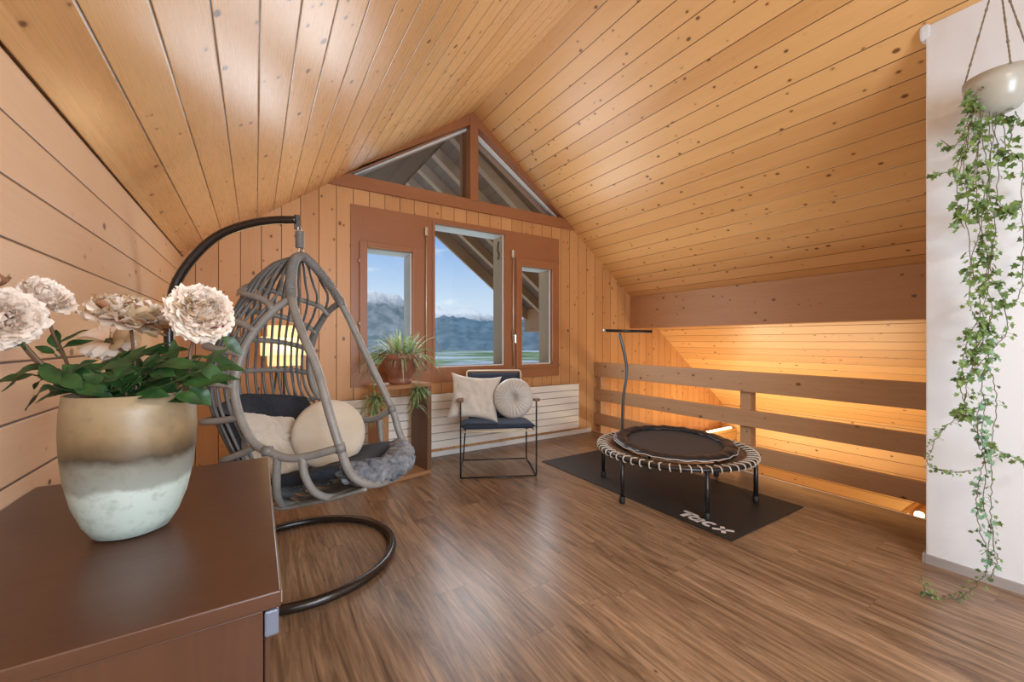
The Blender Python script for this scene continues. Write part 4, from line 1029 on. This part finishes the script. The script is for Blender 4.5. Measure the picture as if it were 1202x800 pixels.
for a in (R(205), R(300), R(85)):
    p = ic+Vector((math.cos(a)*IR, math.sin(a)*IR, -.006)); q = Vector((ic.x, ic.y, min(hk.z, zc-.06)))
    b = MB(); b.tube([p.lerp(q, i/40) for i in range(41)], [.0030+.0011*(i % 2)+(.002 if i % 9 == 0 else 0) for i in range(41)], 6); b.build('cord', cm_, IV, smooth=True)
b = MB(); q = Vector((ic.x, ic.y, min(hk.z, zc-.06))); b.tube([q, Vector((ic.x, ic.y, zc+.01))], .003, 6); b.lathe([(.018,0),(.018,-.012),(.006,-.016)], Vector((ic.x, ic.y, zc)), 12, True, True); b.build('ceiling_hook', M['steel'], IV, smooth=True)
def ivyleaf(b, p, d, n, s):
    """five lobed ivy leaf"""
    p = Vector(p); d = Vector(d).normalized(); sd = d.cross(Vector(n)); sd = sd.normalized() if sd.length > .01 else d.orthogonal().normalized(); nn = sd.cross(d)
    pts = [(0,0),(.32,-.12),(.50,.12),(.30,.30),(.55,.58),(.22,.60),(0,1.0),(-.22,.60),(-.55,.58),(-.30,.30),(-.50,.12),(-.32,-.12)]
    P3 = [p+sd*(x*s)+d*(y*s)+nn*(.22*abs(x)*s-.18*y*y*s) for x, y in pts]
    c_ = p+d*.36*s+nn*-.03*s
    for i in range(len(P3)): b.face([c_, P3[i], P3[(i+1) % len(P3)]])
rng = random.Random(21)
def vine(pts, n_leaf, size, pale=.0, jit=.010, t_=None, spread=1.0):
    path3 = [Vector(p) if len(p) == 3 and isinstance(p, Vector) else T(p[0], p[1], p[2] if len(p) > 2 else (t_ or tI)) for p in pts]
    path = spline(path3, 7); path = [q+Vector((rng.uniform(-1,1)*jit*.35, rng.uniform(-1,1)*jit*.35, 0)) for q in path]
    path = [Vector((min(q.x, 3.165), q.y, max(q.z, .008))) if q.y < .75 else Vector((q.x,q.y,max(q.z,.008))) for q in path]
    b = MB(); b.tube(path, .0017, 5); v = b.build('vine', M['ivystem'], IV, smooth=True)
    b = MB()
    for i in range(n_leaf):
        s = rng.random(); j = min(int(s*(len(path)-1)), len(path)-2); q = path[j].lerp(path[j+1], rng.random())
        a = rng.uniform(0, 2*math.pi); off = Vector((math.cos(a), math.sin(a), rng.uniform(-.5,.3)))*rng.uniform(.008,.030)*spread
        e_ = q+off; e_.x = min(e_.x, 3.172) if e_.y < .75 else e_.x; e_.z = max(e_.z, .015)
        b.tube([q, (q+e_)/2+Vector((0,0,.004)), e_], .0008, 4, caps=False)
        d = Vector((off.x*1.0, off.y, -.010-rng.random()*.03)); nn = Vector((-.55+rng.uniform(-.7,.7), -.6+rng.uniform(-.7,.7), rng.uniform(-.2,.9)))
        ivyleaf(b, e_, d, nn, size*rng.uniform(.55,1.25))
    b.build('ivy_leaves', M['ivyleaf_pale'] if rng.random() < pale else M['ivyleaf'], v)
    return path
z0 = 100
mass = [
 ([(1150,100),(1141,118),(1139,150),(1132,190),(1136,235),(1128,262)], 34, .030),
 ([(1158,98),(1150,118),(1150,160),(1146,215),(1150,265),(1142,300),(1137,330),(1139,365)], 46, .030),
 ([(1165,96),(1160,130),(1163,180),(1158,240),(1165,290),(1158,330),(1166,365),(1150,400),(1135,420)], 62, .031),
 ([(1170,96),(1168,140),(1172,190),(1170,235),(1178,250),(1182,245)], 26, .032),
 ([(1152,99),(1143,130),(1128,160),(1118,172),(1104,164)], 20, .022),
 ([(1150,100),(1138,150),(1122,196),(1108,203),(1098,206)], 26, .026),
 ([(1162,97),(1152,150),(1160,205),(1152,260),(1160,310),(1150,355),(1157,385),(1146,410),(1128,425)], 60, .030),
 ([(1160,97),(1166,150),(1160,215),(1168,270),(1163,320),(1176,350),(1182,385),(1172,402),(1152,425),(1133,445)], 52, .030),
 ([(1175,96),(1178,140),(1180,175),(1192,182),(1200,195),(1199,230),(1201,270),(1200,330)], 46, .031),
 ([(1165,97),(1172,130),(1182,138),(1190,140),(1186,165)], 16, .036),
 ([(1150,100),(1135,160),(1126,205),(1124,240),(1132,268)], 24, .028),
 ([(1145,330),(1136,275),(1135,240),(1145,200),(1155,105)], 20, .026),
 ([(1162,330),(1150,370),(1138,395),(1130,425),(1128,455),(1134,480),(1130,490)], 46, .027),
 ([(1165,365),(1155,395),(1140,430),(1132,470),(1128,490)], 30, .026),
 ([(1158,380),(1160,420),(1152,450),(1156,480),(1152,510),(1156,530),(1150,560),(1146,590),(1150,620),(1160,650),(1157,672)], 62, .024, .8),
 ([(1157,425),(1164,440),(1170,470),(1167,495),(1163,520),(1164,560),(1163,600),(1167,640),(1171,655),(1166,672),(1158,680)], 34, .020, .5),
 ([(1152,470),(1146,500),(1152,530),(1158,550),(1154,590),(1162,620),(1160,650)], 32, .022, 1),
 ([(1132,488),(1118,495),(1103,508),(1093,528),(1089,543),(1098,550),(1112,553),(1128,554),(1139,552)], 40, .015),
 ([(1132,488),(1145,505),(1156,520),(1170,528),(1186,535),(1204,542)], 20, .024),
 ([(1158,672),(1148,684),(1136,696),(1122,704,1.95),(1106,708,1.95),(1094,702,1.97),(1085,690,1.98),(1081,676,1.98)], 34, .017, .6),
 ([(1200,330),(1195,350),(1180,358),(1170,355)], 12, .024),
]
for mm in mass:
    vine(mm[0], int(mm[1]*1.45), mm[2]*.98, mm[3] if len(mm) > 3 else 0, jit=.012)
